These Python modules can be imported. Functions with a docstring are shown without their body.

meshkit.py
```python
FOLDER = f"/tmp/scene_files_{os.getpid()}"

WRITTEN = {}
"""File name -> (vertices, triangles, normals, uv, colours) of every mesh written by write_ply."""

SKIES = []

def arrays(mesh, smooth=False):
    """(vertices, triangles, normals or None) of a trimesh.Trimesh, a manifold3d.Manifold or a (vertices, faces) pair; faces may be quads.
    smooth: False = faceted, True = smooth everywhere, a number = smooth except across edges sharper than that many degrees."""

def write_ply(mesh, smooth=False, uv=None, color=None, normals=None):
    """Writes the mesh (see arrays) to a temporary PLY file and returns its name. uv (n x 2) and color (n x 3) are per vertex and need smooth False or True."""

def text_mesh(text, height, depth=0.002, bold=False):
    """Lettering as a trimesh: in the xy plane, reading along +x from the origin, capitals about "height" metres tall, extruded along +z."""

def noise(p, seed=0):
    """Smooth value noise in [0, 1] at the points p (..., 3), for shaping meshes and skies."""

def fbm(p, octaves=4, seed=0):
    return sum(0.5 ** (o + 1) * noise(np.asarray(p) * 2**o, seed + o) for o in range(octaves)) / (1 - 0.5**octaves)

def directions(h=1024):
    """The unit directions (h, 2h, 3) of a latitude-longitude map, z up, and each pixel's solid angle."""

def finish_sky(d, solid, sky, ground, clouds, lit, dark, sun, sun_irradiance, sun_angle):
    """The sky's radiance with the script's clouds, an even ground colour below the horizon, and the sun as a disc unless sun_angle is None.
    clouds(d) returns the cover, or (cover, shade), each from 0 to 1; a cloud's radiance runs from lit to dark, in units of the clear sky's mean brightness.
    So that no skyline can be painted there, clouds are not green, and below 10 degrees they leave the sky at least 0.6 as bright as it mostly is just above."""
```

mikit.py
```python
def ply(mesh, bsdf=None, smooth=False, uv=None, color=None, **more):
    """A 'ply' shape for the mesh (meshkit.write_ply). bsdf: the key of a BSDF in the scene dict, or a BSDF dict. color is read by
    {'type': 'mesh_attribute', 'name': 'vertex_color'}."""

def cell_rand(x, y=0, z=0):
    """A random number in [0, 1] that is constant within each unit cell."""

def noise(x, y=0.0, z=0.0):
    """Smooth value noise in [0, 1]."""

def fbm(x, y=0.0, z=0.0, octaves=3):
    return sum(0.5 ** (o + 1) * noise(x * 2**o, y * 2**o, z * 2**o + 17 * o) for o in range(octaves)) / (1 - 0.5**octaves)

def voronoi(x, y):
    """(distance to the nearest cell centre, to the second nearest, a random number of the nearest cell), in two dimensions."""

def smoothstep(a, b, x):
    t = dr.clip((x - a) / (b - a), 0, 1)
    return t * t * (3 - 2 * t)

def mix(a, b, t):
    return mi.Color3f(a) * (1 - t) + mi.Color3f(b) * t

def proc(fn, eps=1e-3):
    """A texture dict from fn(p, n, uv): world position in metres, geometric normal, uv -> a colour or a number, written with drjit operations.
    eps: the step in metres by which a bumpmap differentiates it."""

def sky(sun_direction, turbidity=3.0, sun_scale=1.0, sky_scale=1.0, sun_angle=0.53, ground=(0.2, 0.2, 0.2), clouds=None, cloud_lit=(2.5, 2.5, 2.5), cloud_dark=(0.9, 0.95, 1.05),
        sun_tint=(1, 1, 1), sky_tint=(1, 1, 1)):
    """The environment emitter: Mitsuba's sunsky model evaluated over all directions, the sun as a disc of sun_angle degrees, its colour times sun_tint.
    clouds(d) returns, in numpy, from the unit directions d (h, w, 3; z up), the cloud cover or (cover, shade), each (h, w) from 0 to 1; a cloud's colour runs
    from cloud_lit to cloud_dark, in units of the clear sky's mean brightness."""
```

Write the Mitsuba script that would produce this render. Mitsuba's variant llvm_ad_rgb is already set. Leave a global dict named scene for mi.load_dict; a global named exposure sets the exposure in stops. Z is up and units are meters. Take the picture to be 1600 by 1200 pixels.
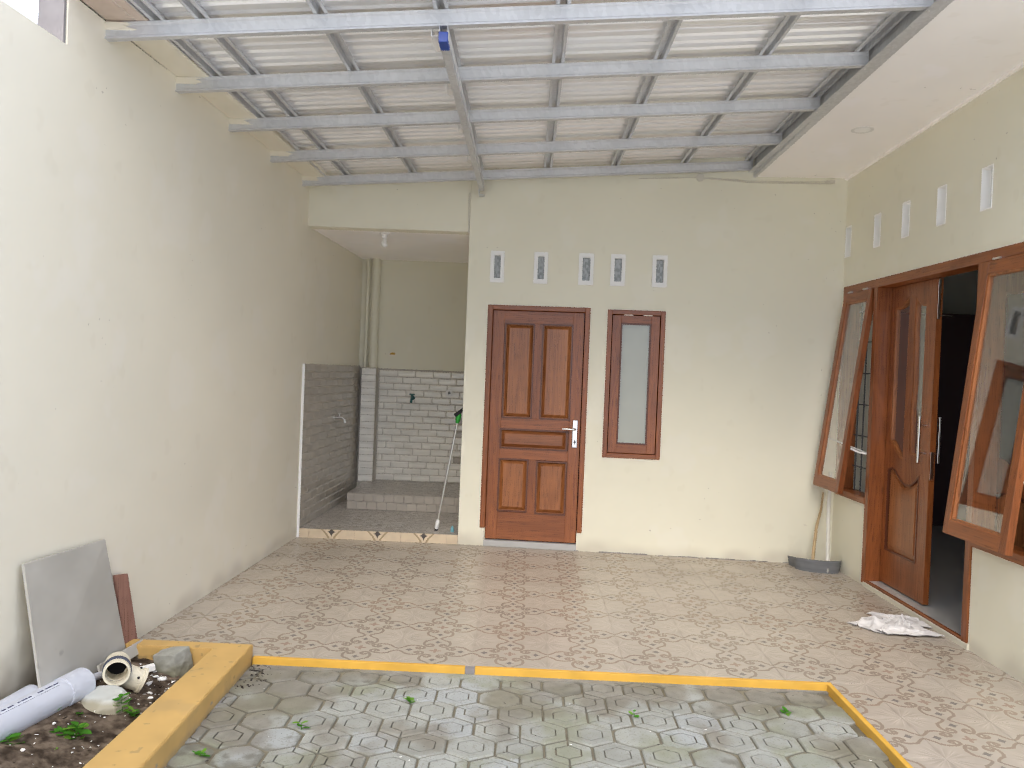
import math, random
import numpy as np, trimesh, drjit as dr, mitsuba as mi, mikit, meshkit
from mikit import proc, noise, fbm, voronoi, cell_rand, smoothstep, mix
from shapely.geometry import Polygon, Point, LineString, box as sbox
from shapely.ops import unary_union
import manifold3d as m3

T4 = mi.ScalarTransform4f
rng = random.Random(7)
nrg = np.random.RandomState(11)
scene, labels = {}, {}

# ------------------------------------------------------------------ camera, light, exposure
EYE = np.array([0.0397, -4.3474, 1.5059]); YAW, PITCH, ROLL, FPX = -0.0195, -0.0153, 0.0394, 1280.7
_fw = np.array([math.sin(YAW) * math.cos(PITCH), math.cos(YAW) * math.cos(PITCH), math.sin(PITCH)])
_r0 = np.array([math.cos(YAW), -math.sin(YAW), 0.0]); _u0 = np.cross(_r0, _fw)
_up = -_r0 * math.sin(ROLL) + _u0 * math.cos(ROLL)
scene['camera'] = {'type': 'perspective', 'fov': 2 * math.degrees(math.atan(800 / FPX)), 'fov_axis': 'x', 'near_clip': 0.05, 'far_clip': 400.0,
                   'to_world': T4().look_at(origin=EYE.tolist(), target=(EYE + _fw).tolist(), up=_up.tolist())}
scene['sky'] = mikit.sky((-0.04, -0.77, 0.63), turbidity=4, sun_scale=0.36, sun_angle=40, ground=(0.36, 0.35, 0.34), clouds=lambda d: 1.0,
                         cloud_lit=(1.85, 2.03, 2.42), cloud_dark=(0.9, 0.95, 1.05), sun_tint=(.92, 1.03, 1.25))
exposure = 2.93

# ------------------------------------------------------------------ materials
def pr(base, rough=.5, spec=.5, metallic=0.0, coat=0.0, coat_gloss=.9, **k):
    b = {'type': 'principled', 'base_color': base if isinstance(base, dict) else {'type': 'rgb', 'value': list(base)},
         'roughness': rough if isinstance(rough, (dict, float)) else float(rough), 'specular': spec, 'metallic': metallic}
    if coat: b.update(clearcoat=coat, clearcoat_gloss=coat_gloss)
    b.update(k)
    return b
def mat(key, b, bump=None, scale=1.0):
    if bump is not None:
        b = {'type': 'bumpmap', 'arbitrary': bump, 'scale': scale, 'nested': b}
    scene[key] = {'type': 'twosided', 'b': b}
    return key

_plaster_bump = proc(lambda p, n, uv: .0016 * fbm(p.x * 9, p.y * 9, p.z * 9, 2) + .0005 * noise(p.x * 70, p.y * 70, p.z * 70), eps=4e-3)
def paint_fn(c, dirt=0.0):
    def f(p, n, uv):
        t = fbm(p.x * 1.3 + 3, p.y * 1.3, p.z * 1.3, 4)
        col = mi.Color3f(*c) * (0.94 + 0.12 * t)
        s = smoothstep(.70, .80, fbm(p.x * 11 + 8, p.y * 11, p.z * 7, 3))
        col = mix(col, (c[0] * .86, c[1] * .84, c[2] * .80), s * .20)
        scr = smoothstep(.60, .68, fbm(p.x * 3.1 + 4, p.y * 3.1, p.z * 2.2, 5))
        col = mix(col, (c[0] * 1.04, c[1] * 1.05, c[2] * 1.12), scr * .35)
        sp = smoothstep(.955, .975, noise(p.x * 34 + 5, p.y * 34, p.z * 34)) * smoothstep(.5, .6, noise(p.x * 2, p.y * 2, p.z * 2 + 9))
        col = mix(col, (.30, .27, .22), sp * .55)
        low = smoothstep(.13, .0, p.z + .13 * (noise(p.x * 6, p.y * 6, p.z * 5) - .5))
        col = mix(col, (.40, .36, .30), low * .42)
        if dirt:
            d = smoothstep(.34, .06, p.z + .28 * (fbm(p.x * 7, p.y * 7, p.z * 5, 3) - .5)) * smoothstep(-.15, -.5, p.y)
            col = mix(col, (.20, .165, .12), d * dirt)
        return col
    return f
CREAM = (.725, .698, .568)
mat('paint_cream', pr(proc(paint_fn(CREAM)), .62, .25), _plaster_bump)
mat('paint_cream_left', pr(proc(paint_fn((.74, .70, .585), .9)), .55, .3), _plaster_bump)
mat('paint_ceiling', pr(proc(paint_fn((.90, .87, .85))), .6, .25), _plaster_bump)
mat('paint_white', pr((.78, .78, .76), .5, .3))
mat('paint_bright', pr((.88, .875, .86), .45, .3))
mat('cement_raw', pr(proc(lambda p, n, uv: mix((.13, .12, .122), (.30, .28, .28), fbm(p.x * 5, p.y * 5, p.z * 5, 4))), .8, .2), proc(lambda p, n, uv: .006 * fbm(p.x * 20, p.y * 20, p.z * 20, 3), eps=3e-3))
mat('cement_pink', pr(proc(lambda p, n, uv: mix((.42, .33, .27), (.64, .55, .47), fbm(p.x * 6, p.y * 6, p.z * 6, 4))), .8, .2), proc(lambda p, n, uv: .003 * fbm(p.x * 24, p.y * 24, p.z * 24, 3), eps=3e-3))

TT = 0.4
def tile_fn(p, n, uv):
    """Printed ornament of the patio tiles: quatrefoil scrolls round a small flower, one per tile."""
    X, Y = p.x, dr.select(dr.abs(n.z) > .5, p.y, p.z * 1.0 + .0)
    gx, gy = X / TT, Y / TT
    cx, cy = dr.floor(gx + .5), dr.floor(gy + .5)
    u, v = gx - cx, gy - cy
    au, av = dr.abs(u), dr.abs(v)
    a, b = dr.maximum(au, av), dr.minimum(au, av)
    # lobe outline
    r1 = dr.abs(dr.sqrt(dr.square(a - .285) + dr.square(b)) - .178)
    fa = .036 + .114 * dr.power(dr.clip((.5 - a) / .115, 0, 1), 1.5)
    og = dr.abs(b - fa) / dr.sqrt(1 + dr.square(dr.clip((.5 - a) / .115, 0, 1) * 1.5))
    d = dr.select(a > .385, og, dr.select((b > .125) | (a > .27), r1, mi.Float(1)))
    # volutes
    vr = dr.sqrt(dr.square(a - .205) + dr.square(b - .098))
    v1 = dr.select((a < .225) | (b < .075), dr.abs(vr - .052), mi.Float(1))
    vs = dr.sqrt(dr.square(a - .232) + dr.square(b - .090))
    v2 = dr.select(a > .20, dr.abs(vs - .027), mi.Float(1))
    w = dr.minimum(d, dr.minimum(v1, v2))
    line = smoothstep(.0245, .0135, w)
    # star and flower
    sa, sb = dr.abs(a - .345), b
    star = smoothstep(.235, .195, dr.power(sa + 1e-4, .62) + dr.power(sb * 1.25 + 1e-4, .62))
    star2 = star * smoothstep(.07, .03, sa)
    rr = dr.sqrt(dr.square(u) + dr.square(v)); th = dr.atan2(v, u)
    flower = smoothstep(.012, -.006, rr - (.052 + .026 * dr.cos(4 * th)))
    mott = fbm(X * 17, Y * 17, 0, 3)
    # radial brush strokes of the blank octagons
    bu, bv = .5 - au, .5 - av
    br_ = dr.sqrt(dr.square(bu) + dr.square(bv)); ba = dr.atan2(bv, bu)
    ray = noise(ba * 14 + 3, br_ * 5, 2) - .5
    diag = smoothstep(.012, .004, dr.abs(bu - bv)) * smoothstep(.26, .10, br_)
    base = mi.Color3f(.365, .320, .268) * (.86 + .16 * mott + .22 * ray * smoothstep(.38, .2, br_) + .10 * diag)
    base = base * (.965 + .07 * cell_rand(cx, cy, 5))
    dusty = smoothstep(.45, .75, fbm(X * 1.6, Y * 1.6, 4, 4))
    base = mix(base, (.37, .335, .29), dusty * .35)
    warm = cell_rand(cx, cy, 9)
    lc = mix((.185, .150, .116), (.220, .162, .112), warm)
    c = mix(base, lc, line * (.76 - .2 * dusty))
    c = mix(c, (.085, .078, .074), star2 * .65)
    c = mix(c, (.235, .165, .12), flower * .75)
    return c
mat('tile_patio', pr(proc(tile_fn), proc(lambda p, n, uv: .22 + .26 * fbm(p.x * 3, p.y * 3, 1, 3)), .5))
def strip_fn(p, n, uv):
    u = (p.x + 2.008) / .4; u = u - dr.floor(u + .5)
    z = (p.z) / .4
    f = .058 + .15 * dr.power(dr.clip(z / .19, 0, 1), 1.4)
    line = smoothstep(.020, .012, dr.abs(dr.abs(u) - f) * .7)
    sa, sb = dr.abs(u), dr.abs(z - .143)
    star = smoothstep(.26, .2, dr.power(sa + 1e-4, .62) + dr.power(sb * .8 + 1e-4, .62))
    base = mi.Color3f(.60, .49, .345) * (.85 + .22 * fbm(p.x * 14, p.z * 14, 0, 3))
    c = mix(base, (.30, .215, .125), line * .85)
    return mix(c, (.07, .06, .055), star)
mat('tile_strip', pr(proc(strip_fn), .35, .5))
mat('grout', pr((.325, .29, .245), .8, .2))
def hexxy(p):
    r = dr.floor((p.y + 1.02) / .1732 + .5)
    off = dr.select(r - 2 * dr.floor(r / 2) > .5, mi.Float(.1), mi.Float(0))
    c = dr.floor((p.x - .065 - off) / .2 + .5)
    return c, r
def pave_fn(p, n, uv):
    c, r = hexxy(p)
    k = cell_rand(c, r, 3)
    m = fbm(p.x * 16, p.y * 16, 0, 4)
    big = fbm(p.x * 2.1 + 5, p.y * 2.1, 1, 3)
    col = mix((.205, .207, .186), (.345, .355, .33), dr.clip(.25 + .45 * k + .5 * (m - .5), 0, 1))
    col = mix(col, (.29, .31, .325), smoothstep(.80, .88, k) * .5)
    speck = smoothstep(.70, .78, noise(p.x * 160, p.y * 160, 3))
    col = mix(col, (.20, .19, .165), speck * .5)
    moss = smoothstep(.48, .70, fbm(p.x * 4.2 + 20, p.y * 4.2, 2, 4))
    col = mix(col, (.175, .180, .105), moss * .5)
    mud = smoothstep(.47, .66, fbm(p.x * 3.3 + 40, p.y * 3.3 + 7, 5, 4) + .10 * smoothstep(-.75, -.25, p.y) + .12 * smoothstep(-.6, -1.2, p.x))
    col = mix(col, mix((.115, .098, .072), (.20, .175, .14), m), mud * .62)
    dirt = smoothstep(-.0385, -.0425, p.z)
    col = mix(col, (.125, .118, .095), dirt * .75)
    return col * (.94 + .12 * big)
mat('paving_concrete', pr(proc(pave_fn), .92, .2), proc(lambda p, n, uv: .004 * fbm(p.x * 45, p.y * 45, p.z * 45, 3), eps=2e-3))
mat('joint_soil', pr(proc(lambda p, n, uv: mix((.085, .072, .050), (.21, .19, .14), fbm(p.x * 14, p.y * 14, 0, 4))), .95, .1), proc(lambda p, n, uv: .01 * fbm(p.x * 60, p.y * 60, 0, 3), eps=2e-3))
mat('soil_dark', pr(proc(lambda p, n, uv: mix((.038, .027, .019), (.185, .142, .106), smoothstep(.25, .8, fbm(p.x * 26, p.y * 26, p.z * 26, 4)))), .95, .1), proc(lambda p, n, uv: .012 * fbm(p.x * 55, p.y * 55, p.z * 55, 3), eps=2e-3))
def yellow_fn(p, n, uv):
    m = fbm(p.x * 7, p.y * 7, p.z * 7, 4)
    col = mi.Color3f(.50, .322, .115) * (.86 + .26 * m)
    low = smoothstep(.0, -.045, p.z + .03 * (fbm(p.x * 18, p.y * 18, p.z * 10, 3) - .5))
    col = mix(col, (.24, .19, .13), low * .6)
    sp = smoothstep(.76, .83, fbm(p.x * 30, p.y * 30, p.z * 30, 2))
    col = mix(col, (.20, .15, .09), sp * .4)
    scuff = smoothstep(.60, .72, fbm(p.x * 5 + 3, p.y * 5, p.z * 5, 5))
    col = mix(col, (.36, .25, .12), scuff * .35)
    chip = smoothstep(.70, .74, fbm(p.x * 16 + 9, p.y * 16, p.z * 16, 3)) * smoothstep(.02, .0, dr.abs(p.z - .0))
    return mix(col, (.26, .24, .21), chip * .8)
mat('paint_yellow', pr(proc(yellow_fn), .55, .3), proc(lambda p, n, uv: .003 * fbm(p.x * 30, p.y * 30, p.z * 30, 3), eps=3e-3))

mat('paint_yellow_deep', pr(proc(lambda p, n, uv: mi.Color3f(.56, .325, .055) * (.84 + .28 * fbm(p.x * 9, p.y * 9, p.z * 9, 4))), .5, .3), proc(lambda p, n, uv: .003 * fbm(p.x * 30, p.y * 30, p.z * 30, 3), eps=3e-3))

def wood_fn(axis, dark, light, seed=0.0):
    def f(p, n, uv):
        h = p.x + p.y * .83
        al, ac = (p.z, h) if axis == 'v' else (h, p.z)
        q = ac * 7 + 1.1 * (noise(al * 1.7, ac * 4, seed) - .5)
        g = fbm(q, al * .55, seed + 1, 3)
        ring = .5 + .5 * dr.sin(g * 46)
        fine = noise(ac * 210, al * 6, seed + 2)
        pores = smoothstep(.74, .84, noise(ac * 420, al * 11, seed + 4))
        c = mix(dark, light, dr.clip(.25 + .55 * g + .22 * (ring - .5) + .28 * (fine - .5), 0, 1))
        return c * (1 - .35 * pores)
    return f
WD, WL = (.125, .033, .009), (.320, .100, .028)
_wr = .30
mat('wood_v', pr(proc(wood_fn('v', WD, WL)), _wr, .4, coat=.3))
mat('wood_h', pr(proc(wood_fn('h', WD, WL, 5)), _wr, .4, coat=.3))
mat('wood_panel', pr(proc(wood_fn('v', (.155, .046, .013), (.39, .145, .046), 9)), _wr, .4, coat=.3))
mat('wood_panel_h', pr(proc(wood_fn('h', (.155, .046, .013), (.36, .13, .043), 12)), _wr, .4, coat=.3))
mat('wood_bead', pr((.105, .032, .014), .35, .5))
mat('wood_raw', pr(proc(wood_fn('v', (.20, .095, .07), (.36, .20, .155), 3)), .7, .2))
mat('bamboo', pr(proc(lambda p, n, uv: mix((.36, .25, .13), (.56, .42, .24), noise(p.x * 60, p.y * 60, p.z * 5))), .5, .3))
def galv_fn(p, n, uv):
    c, _, k = voronoi(p.x * 55 + p.z * 13, p.y * 55 + p.z * 37)
    return mi.Color3f(.60, .61, .625) * (.92 + .10 * k + .14 * (fbm(p.x * 5, p.y * 5, p.z * 5, 3) - .5))
mat('galvanised', pr(proc(galv_fn), proc(lambda p, n, uv: .34 + .12 * fbm(p.x * 6, p.y * 6, p.z * 6, 2)), .5, .40))
mat('sheet_metal', pr(proc(lambda p, n, uv: mi.Color3f(.91, .905, .90) * (.96 + .06 * fbm(p.x * 1.3, p.y * 1.3, 0, 2))), .30, .5, .60))
mat('steel', pr((.72, .71, .69), .22, .5, 1.0))
mat('dark_metal', pr((.10, .10, .11), .5, .5, .6))
mat('glass_pane', {'type': 'thindielectric', 'int_ior': 1.5})
scene['glass_pane'] = {'type': 'thindielectric', 'int_ior': 1.52}
mat('frosted', pr(proc(lambda p, n, uv: mi.Color3f(.37, .385, .335) * (.93 + .14 * fbm(p.x * 3, p.y * 3, p.z * 2, 3))), .16, .6))
mat('vent_glass', pr(proc(lambda p, n, uv: mix((.19, .20, .185), (.31, .32, .30), smoothstep(.3, .7, noise(p.x * 90, p.y * 90, p.z * 40)))), .2, .6))
def wash_fn(lo, hi):
    return lambda p, n, uv: mix(lo, hi, fbm(p.x * 8, p.y * 8, p.z * 8, 4)) * (.93 + .14 * cell_rand(p.x / .2 + .1, p.y / .2, p.z / .0715))
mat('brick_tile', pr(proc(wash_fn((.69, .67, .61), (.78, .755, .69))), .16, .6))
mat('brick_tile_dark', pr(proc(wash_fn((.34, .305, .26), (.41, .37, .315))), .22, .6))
mat('wash_grout', pr((.43, .40, .35), .8, .2))
def washfloor_fn(p, n, uv):
    c, e, k = voronoi(p.x * 22, p.y * 22)
    return mix((.30, .275, .25), (.38, .355, .33), k) * (1 - .35 * smoothstep(.10, .02, e - c))
mat('wash_floor_mat', pr(proc(washfloor_fn), .35, .5))
mat('interior_floor_mat', pr((.40, .40, .39), .15, .5))
mat('interior_paint', pr((.50, .51, .45), .7, .2))
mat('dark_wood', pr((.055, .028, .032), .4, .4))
mat('pvc_white', pr(proc(lambda p, n, uv: mi.Color3f(.53, .55, .61) * (.95 + .08 * fbm(p.x * 6, p.y * 6, p.z * 6, 3))), .28, .5))
mat('pvc_cream', pr(proc(lambda p, n, uv: mix((.50, .45, .33), (.70, .65, .52), fbm(p.x * 18, p.y * 18, p.z * 18, 3))), .45, .4))
mat('pvc_blue', pr((.055, .065, .10), .45, .4))
mat('ink', pr((.08, .09, .16), .5, .3))
mat('pipe_dark', pr((.012, .012, .013), .8, .2))
mat('board_cement', pr(proc(lambda p, n, uv: mix((.335, .322, .288), (.485, .468, .425), fbm(p.x * 4, p.y * 4, p.z * 5, 4)) * (1 - .25 * smoothstep(.72, .8, fbm(p.x * 9, p.y * 9 + 4, p.z * 9, 3)))), .7, .25), proc(lambda p, n, uv: .0012 * fbm(p.x * 60, p.y * 60, p.z * 60, 2), eps=3e-3))
def rock_fn(p, n, uv):
    m = fbm(p.x * 24, p.y * 24, p.z * 24, 4)
    c = mix((.16, .155, .13), (.40, .40, .355), m)
    return mix(c, (.155, .145, .085), smoothstep(.04, -.04, p.z + .04 * (m - .5)) * .7)
mat('rock_mat', pr(proc(rock_fn), .85, .2), proc(lambda p, n, uv: .008 * fbm(p.x * 60, p.y * 60, p.z * 60, 3), eps=2e-3))
mat('concrete_pale', pr(proc(lambda p, n, uv: mix(mix((.42, .43, .40), (.56, .57, .54), fbm(p.x * 14, p.y * 14, p.z * 14, 4)), (.27, .23, .135), smoothstep(.055, .03, p.z + .012 * noise(p.x * 40, p.y * 40, 0)) * .75)), .5, .35), proc(lambda p, n, uv: .003 * fbm(p.x * 50, p.y * 50, p.z * 50, 2), eps=2e-3))
mat('chip_white', pr((.80, .79, .76), .6, .3))
mat('chip_dark', pr((.035, .03, .026), .8, .2))
mat('plastic_grey', pr(proc(lambda p, n, uv: mix((.10, .107, .115), (.19, .195, .205), fbm(p.x * 9, p.y * 9, p.z * 40, 3))), .4, .4))
mat('plastic_white', pr((.74, .73, .71), .35, .4))
mat('handle_white', pr((.66, .64, .58), .4, .4))
mat('vent_pale', pr((.64, .64, .62), .4, .3))
mat('cable_mat', pr((.60, .57, .49), .5, .3))
mat('teal', pr((.02, .10, .105), .35, .5)); mat('green', pr((.03, .34, .045), .45, .4)); mat('black_rubber', pr((.012, .012, .013), .6, .3))
mat('blue_tape', pr((.015, .05, .27), .35, .5)); mat('orange_mark', pr((.48, .27, .03), .6, .3))
mat('light_blue', pr((.16, .36, .42), .3, .5)); mat('matte_black', pr((.01, .01, .01), .9, .1))
def cloth_fn(p, n, uv):
    m = fbm(p.x * 11, p.y * 11, 0, 4)
    return mix((.60, .585, .58), (.40, .385, .38), smoothstep(.52, .68, m) * .7)
mat('cloth', pr(proc(cloth_fn), .9, .1))
mat('bulb_glass', pr((.74, .74, .71), .25, .5))
mat('house_grey', pr(proc(lambda p, n, uv: mi.Color3f(.66, .66, .65) * (.88 + .2 * fbm(p.x * 2, p.y * 2, 0, 4))), .8, .2))
def leafmat(key, c, t):
    scene[key] = {'type': 'principledthin', 'base_color': {'type': 'rgb', 'value': c}, 'roughness': .5, 'diff_trans': t, 'spec_trans': 0.0}
leafmat('leaf_green', [.075, .235, .030], .7); leafmat('leaf_young', [.16, .33, .045], .8)

# ------------------------------------------------------------------ helpers
def put(key, mesh, m, smooth=False, to=None, **info):
    d = mikit.ply(mesh, m, smooth) if not isinstance(mesh, dict) else dict(mesh)
    if to is not None: d['to_world'] = to if not isinstance(to, np.ndarray) else T4(to)
    scene[key] = d
    if info: labels[key] = info
    return d
_count = {}
def num(key):
    k = _count.get(key, 0); _count[key] = k + 1
    return key if k == 0 else f'{key}_{k:03d}'
def thing(key, label, cat, group=None, kind=None):
    key = num(key); labels[key] = {'label': label, 'category': cat}
    if group: labels[key]['group'] = group
    if kind: labels[key] = {'label': label, 'kind': kind}
    return key
def part(parent, name, mesh, m, smooth=False, to=None, label=None, kind=None):
    key = num(parent + '__' + name)
    put(key, mesh, m, smooth, to)
    inf = {}
    if label: inf['label'] = label
    if kind: inf['kind'] = kind
    if inf: labels[key] = inf
    return key
def cat_(ms): return trimesh.util.concatenate(ms)
def box(x0, x1, y0, y1, z0, z1, b=0.0):
    if b <= 0:
        m = trimesh.creation.box((x1 - x0, y1 - y0, z1 - z0)); m.apply_translation(((x0 + x1) / 2, (y0 + y1) / 2, (z0 + z1) / 2)); return m
    pts = []
    for ax in range(3):
        for sx in (0, 1):
            for sy in (0, 1):
                for sz in (0, 1):
                    q = [(x0 + b, x1 - b)[sx], (y0 + b, y1 - b)[sy], (z0 + b, z1 - b)[sz]]
                    q[ax] = ((x0, x1)[sx], (y0, y1)[sy], (z0, z1)[sz])[ax]
                    pts.append(q)
    return trimesh.convex.convex_hull(np.array(pts))
def tr(m, M):
    m = m.copy(); m.apply_transform(M); return m
def mv(m, x, y, z):
    m = m.copy(); m.apply_translation((x, y, z)); return m
def frame_mat(o, X, Y, Z):
    M = np.eye(4); M[:3, 0], M[:3, 1], M[:3, 2], M[:3, 3] = X, Y, Z, o; return M
def rotm(deg, axis, pt=None): return trimesh.transformations.rotation_matrix(math.radians(deg), axis, pt)
def tube(pts, r, n=10, cap=True):
    pts = np.asarray(pts, float); r = np.broadcast_to(r, len(pts))
    tang = np.gradient(pts, axis=0); tang /= np.linalg.norm(tang, axis=1, keepdims=True)
    a = np.array([0, 0, 1.0]) if abs(tang[0][2]) < .9 else np.array([1.0, 0, 0])
    V, F = [], []
    for i, (q, t) in enumerate(zip(pts, tang)):
        e1 = a - t * (a @ t); e1 /= np.linalg.norm(e1); a = e1; e2 = np.cross(t, e1)
        for k in range(n):
            th = 2 * math.pi * k / n; V.append(q + r[i] * (math.cos(th) * e1 + math.sin(th) * e2))
    for i in range(len(pts) - 1):
        for k in range(n):
            A, B = i * n + k, i * n + (k + 1) % n
            F += [[A, B, B + n], [A, B + n, A + n]]
    if cap:
        V += [pts[0], pts[-1]]; c0, c1 = len(V) - 2, len(V) - 1; L = (len(pts) - 1) * n
        for k in range(n):
            F += [[c0, (k + 1) % n, k], [c1, L + k, L + (k + 1) % n]]
    return trimesh.Trimesh(np.array(V), np.array(F), process=False)
def pipe(p0, p1, ro, ri, n=40):
    """A hollow pipe from p0 to p1 with open ends."""
    p0, p1 = np.asarray(p0, float), np.asarray(p1, float)
    m = trimesh.creation.annulus(ri, ro, height=np.linalg.norm(p1 - p0), sections=n)
    z = (p1 - p0) / np.linalg.norm(p1 - p0); a = np.cross(z, [0.3, .2, .9]); a /= np.linalg.norm(a)
    return tr(m, frame_mat((p0 + p1) / 2, a, np.cross(z, a), z))
def lathe(prof, n=24):
    return trimesh.creation.revolve(np.array(prof, float), sections=n)
def man(m): return m3.Manifold(m3.Mesh(np.asarray(m.vertices, np.float32), np.asarray(m.faces, np.uint32)))
def unman(M):
    q = M.to_mesh(); return trimesh.Trimesh(q.vert_properties[:, :3], q.tri_verts, process=False)
def cut(m, cutters):
    M = man(m)
    for c in cutters: M = M - man(c)
    return unman(M)
def ext(poly, y0, y1):
    """Polygon in local (s, z) extruded from local y0 to y1 (y goes into the wall)."""
    m = trimesh.creation.extrude_polygon(poly, y1 - y0)
    M = np.array([[1, 0, 0, 0], [0, 0, -1, y1], [0, 1, 0, 0], [0, 0, 0, 1.0]])
    return tr(m, M)
def rot3(a, b, c):
    return trimesh.transformations.euler_matrix(a, b, c)

# wall frames: local x runs along the wall to the right as seen from the patio, local y into the wall, z up
_d = np.array([2.811, -.181, 0]); _d /= np.linalg.norm(_d)
BW = frame_mat([-.512, 2.693, 0], _d, np.cross([0, 0, 1.0], _d), [0, 0, 1])
_e = np.array([.045, -2.5, 0]); _e /= np.linalg.norm(_e)
RW = frame_mat([2.61, 2.5, 0], _e, np.cross([0, 0, 1.0], _e), [0, 0, 1])
_l = np.array([.075, 2.61, 0]); _l /= np.linalg.norm(_l)
LW = frame_mat([-1.985, .05, 0], _l, np.cross([0, 0, 1.0], _l), [0, 0, 1])    # local x = towards the back, 0 at y=.05
def sb(x): return (x + .512) * 1.00207
def R(x0, x1, z0, z1): return sbox(x0, z0, x1, z1)
# ------------------------------------------------------------------ ground, floor, paving
t = thing('ground', 'bare ground running off beyond the yard', '', kind='structure')
put(t, box(-150, 150, -150, 150, -.40, -.30), 'house_grey')
t = thing('paving', 'grey hexagonal concrete paving of the yard', '', kind='structure')
put(t, cat_([box(-1.40, 1.60, -2.2, -.225, -.30, -.0455)]), 'joint_soil')
t2 = thing('yard', 'concrete yard running on towards the street', '', kind='structure')
put(t2, box(-6, 6, -14, -2.2, -.29, -.037), 'house_grey')

def hexpoly(r, rot=0): return Polygon([(r * math.sin(k * math.pi / 3 + rot), r * math.cos(k * math.pi / 3 + rot)) for k in range(6)])
def hexblock(kind):
    Ro = .2 / math.sqrt(3) - .0042
    top = hexpoly(Ro); M = None
    def pris(poly, z0, z1): return man(mv(trimesh.creation.extrude_polygon(poly, z1 - z0), 0, 0, z0))
    base = m3.Manifold.hull(m3.Manifold.batch_boolean([pris(hexpoly(Ro), -.05, -.007), pris(hexpoly(Ro - .007), -.05, 0.0)], m3.OpType.Add))
    if kind < 4:
        ring = hexpoly(.064).difference(hexpoly(.0555 if kind < 3 else .0575))
        base = base - pris(ring, -.008, .01)
        legs = {0: (0, 2, 4), 1: (1, 2, 4, 5), 2: (0, 3), 3: ()}[kind]
        for k in legs:
            a = k * math.pi / 3
            ln = LineString([(.060 * math.sin(a), .060 * math.cos(a)), (.12 * math.sin(a), .12 * math.cos(a))]).buffer(.0038)
            base = base - pris(ln, -.008, .01)
    m = unman(base)
    return m
HB = [mikit.ply(hexblock(k), 'paving_concrete') for k in range(5)]
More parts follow.
